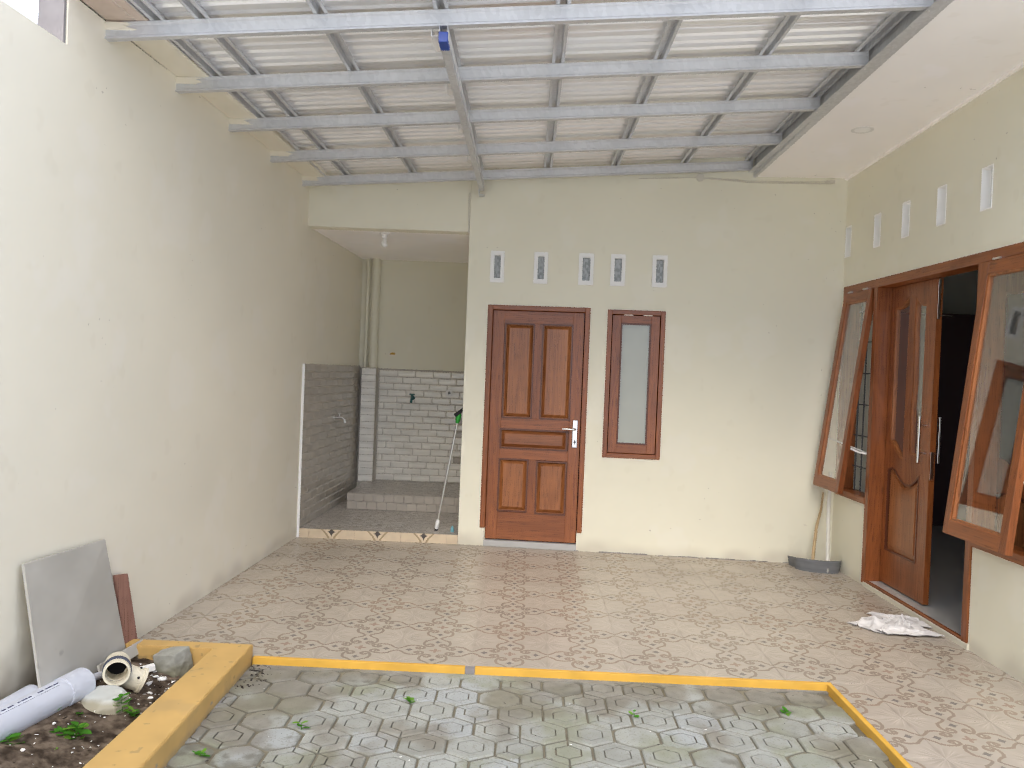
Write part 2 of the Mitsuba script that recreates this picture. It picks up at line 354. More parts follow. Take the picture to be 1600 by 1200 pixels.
def worn(seed):
    m = hexblock(4).subdivide().subdivide().subdivide()
    v = m.vertices.copy(); topm = v[:, 2] > -.02
    n = meshkit.fbm(v * 26 + seed * 7.3) if hasattr(meshkit, 'fbm') else 0
    rr = np.linalg.norm(v[:, :2], axis=1)
    v[:, 2] -= topm * (.012 * np.clip(n - .35, 0, 1) + .010 * np.clip((rr - .075) / .04, 0, 1) ** 2)
    m.vertices = v; return m
HB += [mikit.ply(worn(k), 'paving_concrete', 40) for k in range(3)]
PZ = -.036
for r in range(-6, 5):
    for c in range(-9, 10):
        x = .065 + .2 * c + (.1 if r % 2 else 0); y = -1.02 + .1732 * r
        if x < -1.37 or x > 1.66 or y > -.19: continue
        wornp = .10 + .5 * (x < -.9) + .25 * (y > -.45) + .3 * (x > .9 and y > -.9)
        k = rng.choice([4, 5, 6, 7]) if rng.random() < wornp else rng.choice([0, 1, 2, 2, 3, 3, 3, 3, 3])
        to = T4().translate([x, y, PZ + rng.uniform(-.0018, .0018)]).rotate([0, 0, 1], 60 * rng.randrange(6)).rotate([1, 0, 0], rng.uniform(-1, 1)).rotate([0, 1, 0], rng.uniform(-1, 1))
        part('paving', 'block', HB[k], None, to=to)

def ragged_strip(x0, x1, y0, y1, z, seed):
    n = 120; xs = np.linspace(x0, x1, n); e = y0 + .045 * (np.array(meshkit.fbm(np.c_[xs * 7 + seed, xs * 0, xs * 0])) - .5) * 2
    poly = Polygon(list(zip(xs, e)) + [(x1, y1), (x0, y1)])
    return mv(trimesh.creation.extrude_polygon(poly.buffer(0), .03), 0, 0, z - .03)
part('paving', 'mortar_strip', ragged_strip(-1.30, 1.60, -.262, -.2282, -.0335, 3), 'paving_concrete')
t = thing('patio_floor', 'patterned ceramic patio floor', '', kind='structure')
put(t, cat_([box(-1.30, 2.9, -.20, 3.0, -.30, -.0020), box(1.625, 2.9, -2.2, -.20, -.30, -.0021), box(-2.05, -1.30, -.20, 3.0, -.30, -.0022)]), 'grout')
def tile(w, h):
    m = box(-w / 2 + .0008, w / 2 - .0008, -h / 2 + .0008, h / 2 - .0008, -.006, 0, .0006)
    return mikit.ply(m, 'tile_patio')
TF = tile(.4, .4); TH = tile(.176, .4)
for j in range(-5, 8):
    for i in range(-5, 8):
        if j < 0 and i < 4: continue
        x, y = i * TT, j * TT
        if j == 7 and i > -2: continue
        z = rng.uniform(-.0006, .0006)
        if j < 0 and i == 4: part(t, 'tile', TH, None, to=T4().translate([1.712, y, z]))
        else: part(t, 'tile', TF, None, to=T4().translate([x, y, z]))
# yellow painted step edge
t = thing('yellow_edging', 'thin yellow painted step edge between tiles and paving', 'edging')
part(t, 'front_edge', cat_([box(-1.305, -.222, -.228, -.2005, -.06, .002, .002), box(-.172, 1.6245, -.228, -.2005, -.06, .002, .002)]), 'paint_yellow_deep')
part(t, 'side_edge', box(1.598, 1.6245, -2.2, -.2285, -.06, .002, .002), 'paint_yellow_deep')
put(num(t + '__mortar_gap'), box(-.222, -.172, -.224, -.2005, -.06, -.002), 'cement_raw')

# ------------------------------------------------------------------ planter
t = thing('planter_kerb', 'yellow painted concrete kerb around the planting bed', 'kerb')
kp = Polygon([(-2.0, -.205), (-1.312, -.205), (-1.245, -2.2), (-1.46, -2.2), (-1.487, -.305), (-2.0, -.300)])
M = unman(man(mv(trimesh.creation.extrude_polygon(kp, .16), 0, 0, -.10)))
# soften the upper edge
def soft_prism(poly, z0, z1, b):
    parts_ = []
    lo = mv(trimesh.creation.extrude_polygon(poly, z1 - b - z0), 0, 0, z0)
    Mm = man(lo)
    steps = 3
    for k in range(1, steps + 1):
        a = k / steps * math.pi / 2
        Mm = Mm + man(mv(trimesh.creation.extrude_polygon(poly.buffer(-b * (1 - math.cos(a)), join_style=2), b * math.sin(a) + .004), 0, 0, z1 - b - .004))
    return unman(Mm)
put(t + '__kerb_body', soft_prism(kp, -.10, .062, .008), 'paint_yellow')
def heightfield(x0, x1, y0, y1, nx, ny, fz):
    xs, ys = np.linspace(x0, x1, nx), np.linspace(y0, y1, ny)
    X, Y = np.meshgrid(xs, ys); Z = fz(X, Y)
    V = np.stack([X, Y, Z], -1).reshape(-1, 3)
    i = np.arange((ny - 1) * nx).reshape(ny - 1, nx)[:, :-1].ravel()
    return trimesh.Trimesh(V, np.vstack([np.stack([i, i + 1, i + nx + 1], 1), np.stack([i, i + nx + 1, i + nx], 1)]), process=False)
def soilz(X, Y):
    X, Y = np.asarray(X, float), np.asarray(Y, float)
    s = np.clip((-1.5 - X) / .45, 0, 1); s = s * s * (3 - 2 * s)
    b = np.clip((Y + .9) / .5, 0, 1)
    q = np.stack([X * 5, Y * 5, X * 0], -1).reshape(-1, 3)
    n = np.array(meshkit.fbm(q)).reshape(X.shape); n2 = np.array(meshkit.noise(q * 8)).reshape(X.shape)
    return -.045 + .10 * s * (1 - .55 * b) + .035 * (n - .5) + .010 * (n2 - .5)
t = thing('soil', 'dark bare soil of the planting bed', '', kind='structure')
put(t, heightfield(-2.05, -1.40, -2.2, -.25, 60, 160, soilz), 'soil_dark', True)
# ------------------------------------------------------------------ boundary wall on the left
LX = lambda y: (y - .05) * 1.00041
t = thing('boundary_wall', 'tall cream painted boundary wall behind the planting bed', 'wall')
part(t, 'plaster', tr(ext(Polygon([(-9, -.3), (LX(4.75), -.3), (LX(4.75), 3.62), (LX(-.82), 3.62), (LX(-.82), 2.842), (-9, 2.86)]), 0, .13), LW), 'paint_cream_left')
endc = box(LX(-.82) - .014, LX(-.82), .006, .118, 2.845, 3.60).subdivide().subdivide().subdivide().subdivide()
v = endc.vertices.copy(); n_ = np.array(meshkit.fbm(v * 14)); n2_ = np.array(meshkit.noise(v * [1, 1, 5]))
v[:, 0] -= .012 * n_; v[:, 1] += (v[:, 1] > .06) * .035 * (n2_ - .35); endc.vertices = v
part(t, 'raw_end', tr(endc, LW), 'cement_raw', label='bare grey cement end of the higher wall')
part(t, 'ledge', tr(box(LX(-.50), LX(2.69), -.185, .0, 3.070, 3.30, .004), LW), 'paint_cream_left')
part(t, 'mortar_patch', tr(box(LX(-.85), LX(-.502), -.20, .0, 3.074, 3.30, .004), LW), 'cement_pink', label='unpainted pinkish mortar under the roof edge')
crk = [[LX(-.84), -.0006, 3.073], [LX(-.6), -.0006, 3.071], [LX(-.3), -.0006, 3.068], [LX(-.05), -.0006, 3.067], [LX(.08), -.0006, 3.069]]
part(t, 'crack', tr(tube(crk, [.0022, .002, .0016, .001, .0005], 6), LW), 'matte_black')

# ------------------------------------------------------------------ back wall with door, window and vents
t = thing('plaster_wall', 'cream painted back wall with the panelled door', 'wall')
VX = [(-.323, -.203), (.05, .169), (.43, .558), (.699, .823), (1.047, 1.173)]
cutters = [box(sb(-.327), sb(.546), -.05, .3, .155, 2.07), box(sb(-.290), sb(.502), -.05, .3, -.003, .2), box(sb(.692), sb(1.175), -.05, .3, .81, 2.062)]
cutters += [box(sb(a), sb(b), -.05, .05, 2.262, 2.532) for a, b in VX]
w = cut(box(0, 3.4, 0, .15, -.3, 3.62), cutters)
part(t, 'plaster', tr(w, BW), 'paint_cream')
part(t, 'lintel', box(-2.05, -.513, 2.700, 2.85, 2.688, 3.62, .004), 'paint_cream')
part(t, 'edge_corner', tr(box(-.0015, .13, .151, 2.2, -.3, 3.0), BW), 'paint_cream')
# cement smears along the foot of the wall
sm = []
for k in range(26):
    a = 1.0 + rng.random() * 2.0; L_ = rng.uniform(.03, .16); h = rng.uniform(.002, .008)
    sm.append(tr(box(a, a + L_, -.006, .002, -.002, h, .0015), BW))
part(t, 'mortar_smears', cat_(sm), 'cement_raw', kind='stuff')

def frustum(s0, s1, z0, z1, yb, yf, inset):
    return trimesh.convex.convex_hull(np.array([[s, yb, z] for s in (s0, s1) for z in (z0, z1)] + [[s, yf, z] for s in (s0 + inset, s1 - inset) for z in (z0 + inset, z1 - inset)]))
def raised_panel(s0, s1, z0, z1, yb, yf):
    a = frustum(s0 - .008, s1 + .008, z0 - .008, z1 + .008, yb + .012, yb, .001)
    b = frustum(s0 + .012, s1 - .012, z0 + .012, z1 - .012, yb + .002, yf, .030)
    return cat_([a, b])
def bead(s0, s1, z0, z1, y0, y1, w_=.012):
    o = R(s0, s1, z0, z1); return ext(o.difference(R(s0 + w_, s1 - w_, z0 + w_, z1 - w_)), y0, y1)

t = thing('panelled_door', 'closed brown wooden five panel door in the back wall', 'door')
fj = .043
fr = part(t, 'frame', tr(box(sb(-.327), sb(-.327) + fj, -.012, .12, .155, 2.07, .003), BW), 'wood_v')
part(t, 'frame', tr(box(sb(.546) - fj, sb(.546), -.012, .12, .155, 2.07, .003), BW), 'wood_v')
part(t, 'frame_head', tr(box(sb(-.327) + fj, sb(.546) - fj, -.012, .12, 2.03, 2.07, .003), BW), 'wood_h')
part(t, 'frame_foot', tr(box(sb(-.292), sb(-.285), .03, .12, .0, .154), BW), 'paint_cream')
pan = [(-.178, .079, 1.105, 1.922), (.145, .406, 1.107, 1.922), (-.186, .392, .842, 1.014), (-.187, .067, .300, .756), (.137, .397, .290, .748)]
pan = [(sb(a), sb(b), c, d) for a, b, c, d in pan]
leafp = R(sb(-.282), sb(.4975), .058, 2.027)
for q in pan: leafp = leafp.difference(R(*q[:2], *q[2:]) if False else sbox(q[0], q[2], q[1], q[3]))
s0, s1 = sb(-.282), sb(.4975)
zs = [.058, .295, .752, .842, 1.014, 1.106, 1.922, 2.027]
lf = t
stile_w = sb(-.182) - s0
def rail(a, b, c, d, m): part(lf, 'rail', tr(box(a, b, .030, .068, c, d, .0015), BW), m)
part(lf, 'stile', tr(box(s0, sb(-.1825), .030, .068, .058, 2.027, .0015), BW), 'wood_v')
part(lf, 'stile', tr(box(sb(.4015), s1, .030, .068, .058, 2.027, .0015), BW), 'wood_v')
for c, d in ((.058, .295), (.752, .842), (1.014, 1.106), (1.922, 2.027)): rail(sb(-.1825), sb(.4015), c, d, 'wood_h')
for c, d, a, b in ((1.106, 1.922, .079, .145), (.295, .752, .068, .137)):
    part(lf, 'mullion', tr(box(sb(a), sb(b), .030, .068, c, d, .0015), BW), 'wood_v')
for k, q in enumerate(pan):
    pk = part(lf, 'panel', tr(raised_panel(*q, .050, .030), BW), 'wood_panel_h' if k == 2 else 'wood_panel')
    part(pk, 'bead', tr(bead(q[0] - .002, q[1] + .002, q[2] - .002, q[3] + .002, .024, .05), BW), 'wood_bead')
part(t, 'light_block', tr(box(sb(-.32), sb(.54), .121, .145, .0, 2.065), BW), 'matte_black')  # added dark slab, stops sky light leaking in round the leaf
hp = part(t, 'handle_plate', tr(cat_([box(sb(.432), sb(.477), .020, .030, .875, 1.112, .004)]), BW), 'steel')
lev = [[sb(.456), .02, 1.035], [sb(.456), -.022, 1.035], [sb(.445), -.034, 1.035], [sb(.40), -.036, 1.036], [sb(.348), -.034, 1.034]]
part(hp, 'lever', tr(tube(lev, [.009, .009, .010, .009, .008], 12), BW), 'steel', 40)
part(hp, 'key', tr(cat_([tube([[sb(.456), .02, .925], [sb(.456), .0, .925]], .009, 14), box(sb(.456) - .002, sb(.456) + .002, -.014, .001, .905, .945)]), BW), 'dark_metal', 40)
part(t, 'sill', tr(box(sb(-.292), sb(.504), -.004, .12, -.004, .05, .004), BW), 'interior_floor_mat')

t = thing('narrow_window', 'narrow brown framed window with frosted glass beside the back door', 'window')
def ring4(parent, name, s0, s1, z0, z1, w_, y0, y1, M, wt=None, wb=None):
    wt, wb = wt or w_, wb or w_
    part(parent, name, tr(box(s0, s0 + w_, y0, y1, z0, z1, .002), M), 'wood_v'); part(parent, name, tr(box(s1 - w_, s1, y0, y1, z0, z1, .002), M), 'wood_v')
    part(parent, name, tr(box(s0 + w_, s1 - w_, y0, y1, z1 - wt, z1, .002), M), 'wood_h'); part(parent, name, tr(box(s0 + w_, s1 - w_, y0, y1, z0, z0 + wb, .002), M), 'wood_h')
ring4(t, 'frame', sb(.692), sb(1.175), .81, 2.062, .038, -.012, .12, BW)
ring4(t, 'sash', sb(.735), sb(1.132), .852, 2.018, .072, .004, .045, BW, wt=.066, wb=.075)
part(t, 'bead', tr(bead(sb(.807), sb(1.060), .927, 1.952, -.001, .03, .012), BW), 'wood_bead')
part(t, 'pane', tr(box(sb(.81), sb(1.058), .024, .030, .93, 1.95), BW), 'frosted')
part(t, 'light_stop', tr(box(sb(.696), sb(1.171), .121, .145, .815, 2.058), BW), 'matte_black')  # unseen dark board added behind the window to block stray light
for a in (.83, .99): part(t, 'hinge', tr(tube([[sb(a), -.006, 2.021], [sb(a) + .075, -.006, 2.021]], .006, 8), BW), 'steel')

names = ['white framed ventilation slot above the door, first of the row beside the washing bay', 'white framed ventilation slot above the middle of the back door', 'white framed ventilation slot above the handle side of the back door',
         'white framed ventilation slot above the narrow window, on the side towards the door', 'white framed ventilation slot above the narrow window, last of the row after the door']
for (a, b), lab in zip(VX, names):
    t = thing('ventilation_slot', lab, 'vent', 'ventilation slots in the back wall')
    s0, s1 = sb(a) + .001, sb(b) - .001
    fpoly = sbox(s0, 2.263, s1, 2.531).difference(sbox(s0 + .032, 2.300, s1 - .030, 2.496))
    part(t, 'frame', tr(ext(fpoly, -.007, .045), BW), 'paint_white')
    part(t, 'pane', tr(box(s0 + .03, s1 - .028, .030, .036, 2.298, 2.498), BW), 'vent_glass')

# ------------------------------------------------------------------ house wall on the right
t = thing('house_wall', 'cream house wall holding the timber double door and the tilted windows', 'wall')
VU = [(.022, .130), (.556, .664), (1.005, 1.113), (1.482, 1.592), (1.982, 2.096)]
cutters = [box(.045, .645, -.05, .4, .608, 2.305), box(.62, 2.065, -.05, .4, .0, 2.305), box(2.0, 2.72, -.05, .4, .600, 2.305)]
cutters += [box(a, b, -.05, .075, 2.548, 2.80) for a, b in VU]
part(t, 'plaster', tr(cut(box(-.25, 3.70, 0, .14, -.3, 3.40), cutters), RW), 'paint_cream')
part(t, 'cornice', tr(box(-.1, 3.70, -.022, .0, 3.19, 3.235).apply_transform(np.array([[1, 0, 0, 0], [0, 1, 0, 0], [.03, 0, 1, 0], [0, 0, 0, 1.0]])), RW), 'paint_ceiling')
part(t, 'step_riser', tr(box(.655, 2.08, -.012, .02, -.003, .034, .002), RW), 'paint_cream')
names = ['white lined ventilation slot in the house wall tight beside the room corner', 'second white ventilation slot from the far corner above the tilted window', 'third white ventilation slot from the corner, above the double door leaf',
         'fourth white ventilation slot from the corner, above the dark doorway', 'fifth white ventilation slot from the corner, above the larger tilted window']
for (a, b), lab in zip(VU, names):
    t = thing('wall_vent', lab, 'vent', 'ventilation slots in the house wall')
    o = sbox(a + .0005, 2.5485, b - .0005, 2.7995)
    part(t, 'frame', tr(ext(o.difference(sbox(a + .004, 2.556, b - .004, 2.792)), -.004, .0745), RW), 'paint_bright')
    part(t, 'pane', tr(box(a + .003, b - .003, .050, .055, 2.555, 2.793), RW), 'vent_pale')

# timber door and window set
t = thing('door_frame', 'long brown timber frame of the double door and tilted windows', 'door frame')
part(t, 'head', tr(box(.047, 2.718, -.010, .125, 2.240, 2.304, .003), RW), 'wood_h')
part(t, 'post', tr(box(.048, .088, -.010, .125, .658, 2.240, .003), RW), 'wood_v')
part(t, 'post', tr(box(.622, .682, -.010, .125, .022, 2.240, .003), RW), 'wood_v')
part(t, 'post', tr(box(2.003, 2.063, -.010, .125, .022, 2.240, .003), RW), 'wood_v')
part(t, 'post', tr(box(2.680, 2.718, -.010, .125, .652, 2.240, .003), RW), 'wood_v')
part(t, 'sill', tr(box(.048, .622, -.014, .125, .608, .658, .003), RW), 'wood_h')
part(t, 'sill', tr(box(2.063, 2.718, -.014, .125, .600, .652, .003), RW), 'wood_h')
part(t, 'threshold', tr(box(.682, 2.003, -.008, .014, .034, .052, .003), RW), 'wood_h')

def door_leaf(key, label, M, hinged):
    t = thing(key, label, 'door')
    u0, u1 = .690, 1.338
    y0, y1 = .100, .138
    zt, zb = 2.236, .056
    pa = Polygon([(.748, 1.105), (.79, 1.09), (.84, 1.045), (.90, 1.0), (.965, .985), (.968, 2.150), (.94, 2.146), (.90, 2.120), (.86, 2.095), (.81, 2.085), (.748, 2.083)])
    pb = Polygon([(1.055, 1.06), (1.06, 1.035), (1.12, 1.03), (1.205, 1.055), (1.205, 2.075), (1.15, 2.08), (1.11, 2.098), (1.075, 2.128), (1.055, 2.140), (1.045, 1.9), (1.062, 1.55), (1.045, 1.3)])
    lo = Polygon([(.75, .30), (1.212, .30), (1.212, .905), (1.15, .855), (1.09, .825), (1.02, .820), (.95, .845), (.88, .895), (.82, .915), (.75, .90)])
    body = R(u0, u1, zb, zt)
    for q in (pa, pb, lo): body = body.difference(q)
    lf = part(t, 'leaf', tr(ext(body, y0, y1), M), 'wood_v')
    for q, nm in ((pa, 'pane'), (pb, 'pane')):
        g = part(t, nm, tr(ext(q.buffer(.004), y0 + .019, y0 + .0235), M), 'glass_pane')
        part(g, 'bead', tr(ext(q.difference(q.buffer(-.013)), y0 + .004, y0 + .034), M), 'wood_panel')
    raised = unman(m3.Manifold.batch_boolean([man(ext(lo.buffer(.003), y0 + .014, y0 + .026)), man(ext(lo.buffer(-.03), y0 + .008, y0 + .026)), man(ext(lo.buffer(-.045), y0 + .002, y0 + .026))], m3.OpType.Add))
    pk = part(t, 'panel', tr(raised, M), 'wood_panel')
    part(pk, 'bead', tr(ext(lo.difference(lo.buffer(-.012)), y0 - .004, y0 + .02), M), 'wood_bead')
    for sgn, yy in ((1, y0), (-1, y1)):
        yh = yy - sgn * .048
        part(t, 'pull_handle', tr(cat_([tube([[1.278, yh, 1.0], [1.278, yh, 1.312]], .0105, 14), tube([[1.278, yh, 1.065], [1.278, yy, 1.065]], .007, 10), tube([[1.278, yh, 1.253], [1.278, yy, 1.253]], .007, 10)]), M), 'steel', 40)
    part(t, 'flush_bolt', tr(cat_([box(u1 - .001, u1 + .003, y0 + .006, y0 + .026, 1.965, 2.232, .001), tube([[u1, y0 + .016, 1.99], [u1 + .006, y0 + .05, 1.988], [u1 + .008, y0 + .10, 1.988]], .0035, 8)]), M), 'steel')
    part(t, 'lock_plate', tr(box(u1 - .001, u1 + .003, y0 + .006, y0 + .03, .89, 1.08, .001), M), 'steel')
    return t
door_leaf('double_door', 'closed brown carved door leaf with two glass panes and steel pull handle', RW, 0)
OM = RW @ frame_mat([2.003, .10, 0], [0, 1, 0], [-1, 0, 0], [0, 0, 1]) @ frame_mat([-.690, -.10, 0], [1, 0, 0], [0, 1, 0], [0, 0, 1])
door_leaf('double_door', 'open brown door leaf inside the house, seen through the larger tilted window', OM, 1)

def awning(key, label, u0, u1, ang):
    t = thing(key, label, 'window')
    M = RW @ rotm(-ang, [1, 0, 0], [0, .008, 2.238])
    z0, z1 = .665, 2.236
    ring4(t, 'sash', u0, u1, z0, z1, .060, -.018, .022, M, wt=.075, wb=.085)
    part(t, 'bead', tr(bead(u0 + .058, u1 - .058, z0 + .083, z1 - .073, -.012, .012, .014), M), 'wood_panel')
    part(t, 'pane', tr(box(u0 + .06, u1 - .06, .0, .005, z0 + .085, z1 - .075), M), 'glass_pane')
    for f in (.22, .78):
        c = u0 + (u1 - u0) * f
        part(t, 'hinge', tr(tube([[c - .035, -.018, 2.246], [c + .035, -.018, 2.246]], .007, 8), RW), 'steel')
    return t, M
t, M1 = awning('tilted_window', 'brown framed glass window tilted outward near the far corner', .090, .600, 6.9)
def armpts(u, z, M): return (M @ np.array([u, .025, z, 1]))[:3]
a1 = armpts(.56, 1.02, M1); b1 = (RW @ np.array([.612, .03, .985, 1]))[:3]; c1 = (RW @ np.array([.30, .03, 1.03, 1]))[:3]
part(t, 'stay_arm', cat_([tube([b1, (a1 + b1) / 2 + [0, 0, -.012], a1], .008, 8), tube([b1, armpts(.16, 1.06, M1)], .006, 8)]), 'plastic_white')
t, M2 = awning('tilted_window', 'larger brown framed glass window tilted outward beside the dark doorway', 2.070, 2.674, 6.0)
a1 = armpts(2.64, 1.05, M2); b1 = (RW @ np.array([2.676, .03, .98, 1]))[:3]
part(t, 'stay_arm', tube([a1, (a1 + b1) / 2, b1, (RW @ np.array([2.690, .06, .93, 1]))[:3]], .008, 8), 'plastic_white')
t = thing('window_grille', 'dark iron security bars behind the far tilted window', 'grille')
for u in (.17, .28, .39, .50): part(t, 'bar', tr(tube([[u, .10, .66], [u, .10, 2.24]], .006, 8), RW), 'dark_metal')
for z in (.85, 1.1, 1.35, 1.6, 1.85, 2.1): part(t, 'bar', tr(tube([[.088, .112, z], [.622, .112, z]], .005, 8), RW), 'dark_metal')

# room behind the door
t = thing('interior_floor', 'smooth grey floor inside the house', '', kind='structure')
put(t, tr(box(-3.0, 3.69, .015, 4.5, -.2, .045), RW), 'interior_floor_mat')
t = thing('interior_wall', 'dim greenish wall of the room behind the doorway', 'wall')
part(t, 'far_wall', box(2.7, 7.3, 5.0, 5.1, -.1, 3.3), 'interior_paint'); part(t, 'side_wall', box(6.9, 7.0, -1.2, 5.0, -.1, 3.3), 'interior_paint')
part(t, 'near_wall', cut(box(2.68, 7.0, -1.3, -1.201, -.3, 3.4), [box(4.7, 5.5, -1.5, -1.0, 1.0, 2.0)]), 'paint_cream'); part(t, 'room_ceiling', box(2.82, 6.9, -1.2, 5.0, 3.0, 3.1), 'interior_paint')  # the opening is added to let daylight brighten the room
part(t, 'patio_side_wall', box(2.69, 2.80, 2.75, 5.0, -.1, 3.3), 'interior_paint')
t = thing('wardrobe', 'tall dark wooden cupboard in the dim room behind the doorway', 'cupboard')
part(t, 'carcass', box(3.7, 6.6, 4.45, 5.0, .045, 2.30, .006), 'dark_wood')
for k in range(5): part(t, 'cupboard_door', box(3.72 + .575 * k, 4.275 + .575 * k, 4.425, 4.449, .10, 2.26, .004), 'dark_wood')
t = thing('picture', 'small dark framed picture on the room wall seen through the near window', 'picture')
part(t, 'frame', box(6.86, 6.899, 2.6, 2.95, 1.75, 2.25, .006), 'dark_wood')

# ceiling of the eave
t = thing('ceiling', 'smooth pale ceiling of the house eave', '', kind='structure')
cl = box(0, 1, -1.35, 2.62, 0, .40)
v = cl.vertices.copy(); xl = 1.864 + .019 * (2.5 - v[:, 1]); v[:, 0] = np.where(v[:, 0] > .5, 2.95, xl); v[:, 2] += 3.205 + (2.5 - v[:, 1]) * .030; cl.vertices = v
put(t, cl, 'paint_ceiling')
t = thing('downlight', 'round recessed downlight in the pale eave ceiling', 'lamp')
zc = 3.205 + (2.5 - 1.3) * .030
dl = mv(lathe([[.048, .02], [.052, -.001], [.068, -.004], [.074, -.002], [.075, .004], [.06, .02]], 36), 2.245, 1.30, zc)
part(t, 'rim', dl, 'plastic_white', 40)
part(t, 'reflector', mv(lathe([[.0001, .0], [.02, .0], [.032, -.001], [.05, .001], [.05, .004], [.0001, .004]], 30), 2.245, 1.30, zc - .002), 'paint_bright', 40)

# ------------------------------------------------------------------ canopy roof
SL = .0697; RA = math.degrees(math.atan(SL))
zb = lambda x: 2.985 + SL * (x + 2.0)
t = thing('canopy_roof', 'lean-to canopy of galvanised steel channels and corrugated metal sheets', 'roof')
def thinline(pts, w_): return LineString(pts).buffer(w_ / 2, cap_style=2, join_style=2)
# C channel: web towards the camera; profile in (y, z)
web = [(.036, .013), (.036, .001), (-.0015, .001), (-.0015, .0045), (.0, .006), (.0, .009), (.006, .0155), (.006, .0595), (.0, .066), (.0, .0695), (-.0015, .071), (-.0015, .0745), (.036, .0745), (.036, .062)]
cprof = thinline(web, .0018)
def along_x(poly, x0, x1, y, z0):
    m = trimesh.creation.extrude_polygon(poly, (x1 - x0) / math.cos(math.radians(RA)))
    M = np.array([[0, 0, 1, 0], [1, 0, 0, 0], [0, 1, 0, 0], [0, 0, 0, 1.0]])
    m = tr(m, M); m = tr(m, rotm(-RA, [0, 1, 0])); return mv(m, x0, y, z0)
BY = [-.53, .19, .935, 1.717, 2.50]
for k, y in enumerate(BY):
    lx = -1.985 + (y - .05) * .0287
    bk = part(t, 'beam', along_x(cprof, lx - .03, 1.832, y, zb(lx - .03)), 'galvanised')
    ch = box(lx - .005, lx + .07, y - .0035, y + .03, zb(lx) + .045, zb(lx) + .081, .002).subdivide().subdivide()
    vv = ch.vertices.copy(); vv[:, 0] += (vv[:, 0] > lx + .05) * .11 * np.array(meshkit.noise(vv * 90)); ch.vertices = vv
    part(bk, 'paint_smear', ch, 'paint_cream_left')
hat = thinline([(-.034, .001), (-.018, .001), (-.014, .032), (.014, .032), (.018, .001), (.034, .001)], .0016)
def along_y(poly, y0, y1, x, z):
    m = trimesh.creation.extrude_polygon(poly, y1 - y0)
    M = np.array([[1, 0, 0, 0], [0, 0, 1, 0], [0, 1, 0, 0], [0, 0, 0, 1.0]])
    m = tr(m, M); m.invert(); m = tr(m, rotm(-RA, [0, 1, 0])); return mv(m, x, y0, z)
PX = [-1.755, -1.545, -.99, -.43, .135, .69, 1.262, 1.79]
for x in PX: part(t, 'purlin', along_y(hat, -.86, 2.66, x, zb(x) + .0765), 'galvanised')
part(t, 'edge_flashing', along_y(thinline([(-.045, .034), (-.045, .0), (.012, .0), (.012, .010)], .0018), -.86, 2.66, -1.815, zb(-1.815) + .080), 'galvanised')
pitch = .0935
y0 = -.86
xL, xR = -1.90, 1.865
k = 0
while y0 < 2.58:
    ys, zs_ = [], []
    nr = 8 if y0 + 8 * pitch < 2.70 else max(1, int((2.84 - y0) / pitch))
    for q in range(nr):
        for dy, dz in ((0, 0), (.042, 0), (.080, .0105), (.0825, .0115)): ys.append(y0 + q * pitch + dy); zs_.append(dz)
    ys.append(y0 + nr * pitch + .012); zs_.append(0)
    ys, zs_ = np.array(ys), np.array(zs_); n = len(ys)
    xs = np.linspace(xL, xR, 9)
    V = [(x, y, zb(x) + .112 + z + .0012 * k + .0010 * math.sin(3 * x + 2 * k)) for x in xs for y, z in zip(ys, zs_)]
    F = [(a * n + b, (a + 1) * n + b, (a + 1) * n + b + 1) for a in range(8) for b in range(n - 1)] + [(a * n + b, (a + 1) * n + b + 1, a * n + b + 1) for a in range(8) for b in range(n - 1)]
    part(t, 'roof_sheet', trimesh.Trimesh(np.array(V), np.array(F), process=False), 'sheet_metal')
    y0 += nr * pitch + (.0); k += 1
# fascia channel at the house side
part(t, 'fascia_plate', box(1.8515, 1.866, -.86, 2.58, 3.25, 3.40), 'galvanised')
fs = box(0, 1, -.86, 2.575, 0, .05)
v = fs.vertices.copy(); v[:, 0] = np.where(v[:, 0] > .5, 1.868 + .019 * (2.5 - v[:, 1]), 1.846); v[:, 2] += 3.199 + (2.5 - v[:, 1]) * .030; fs.vertices = v
part(t, 'fascia_angle', fs, 'galvanised')
part(t, 'fascia_lip', cat_([box(1.800, 1.8455, -.86, 2.575, 3.2405, 3.2430)]), 'galvanised')
bolts = [mv(trimesh.creation.icosphere(1, .005), 1.815, y + .018, 3.2375) for y in BY]
for b in bolts: part(t, 'bolt', b, 'steel')
# longitudinal runner hung below the beams
rp = thinline([(-.012, .074), (-.0195, .074), (-.0195, .001), (.0195, .001), (.0195, .074), (.012, .074)], .002)
rm = trimesh.creation.extrude_polygon(rp, 3.12); rm = tr(rm, np.array([[1, 0, 0, 0], [0, 0, 1, 0], [0, 1, 0, 0], [0, 0, 0, 1.0]])); rm.invert()
rk = part(t, 'runner', mv(rm, -.415, -.545, 3.017), 'galvanised')
part(rk, 'end_bracket', cat_([box(-.440, -.436, 2.56, 2.655, 2.985, 3.07), box(-.436, -.392, 2.563, 2.655, 2.982, 2.986)]), 'galvanised')
part(rk, 'tape', box(-.4365, -.3935, -.552, -.445, 3.0125, 3.060, .002), 'blue_tape', label='blue tape round the runner end')
part(rk, 'web_side', box(-.3938, -.3922, -.54, 2.56, 3.03, 3.078), 'galvanised')
for k, y in enumerate(BY[:4]):
    L_ = (.19, .10, .10, .08)[k]
    part(t, 'clip', cat_([box(-.478, -.4405, y + .036, y + .036 + L_, 3.060, 3.063), box(-.4785, -.4745, y + .036, y + .036 + L_, 3.063, 3.10)]), 'plastic_white')

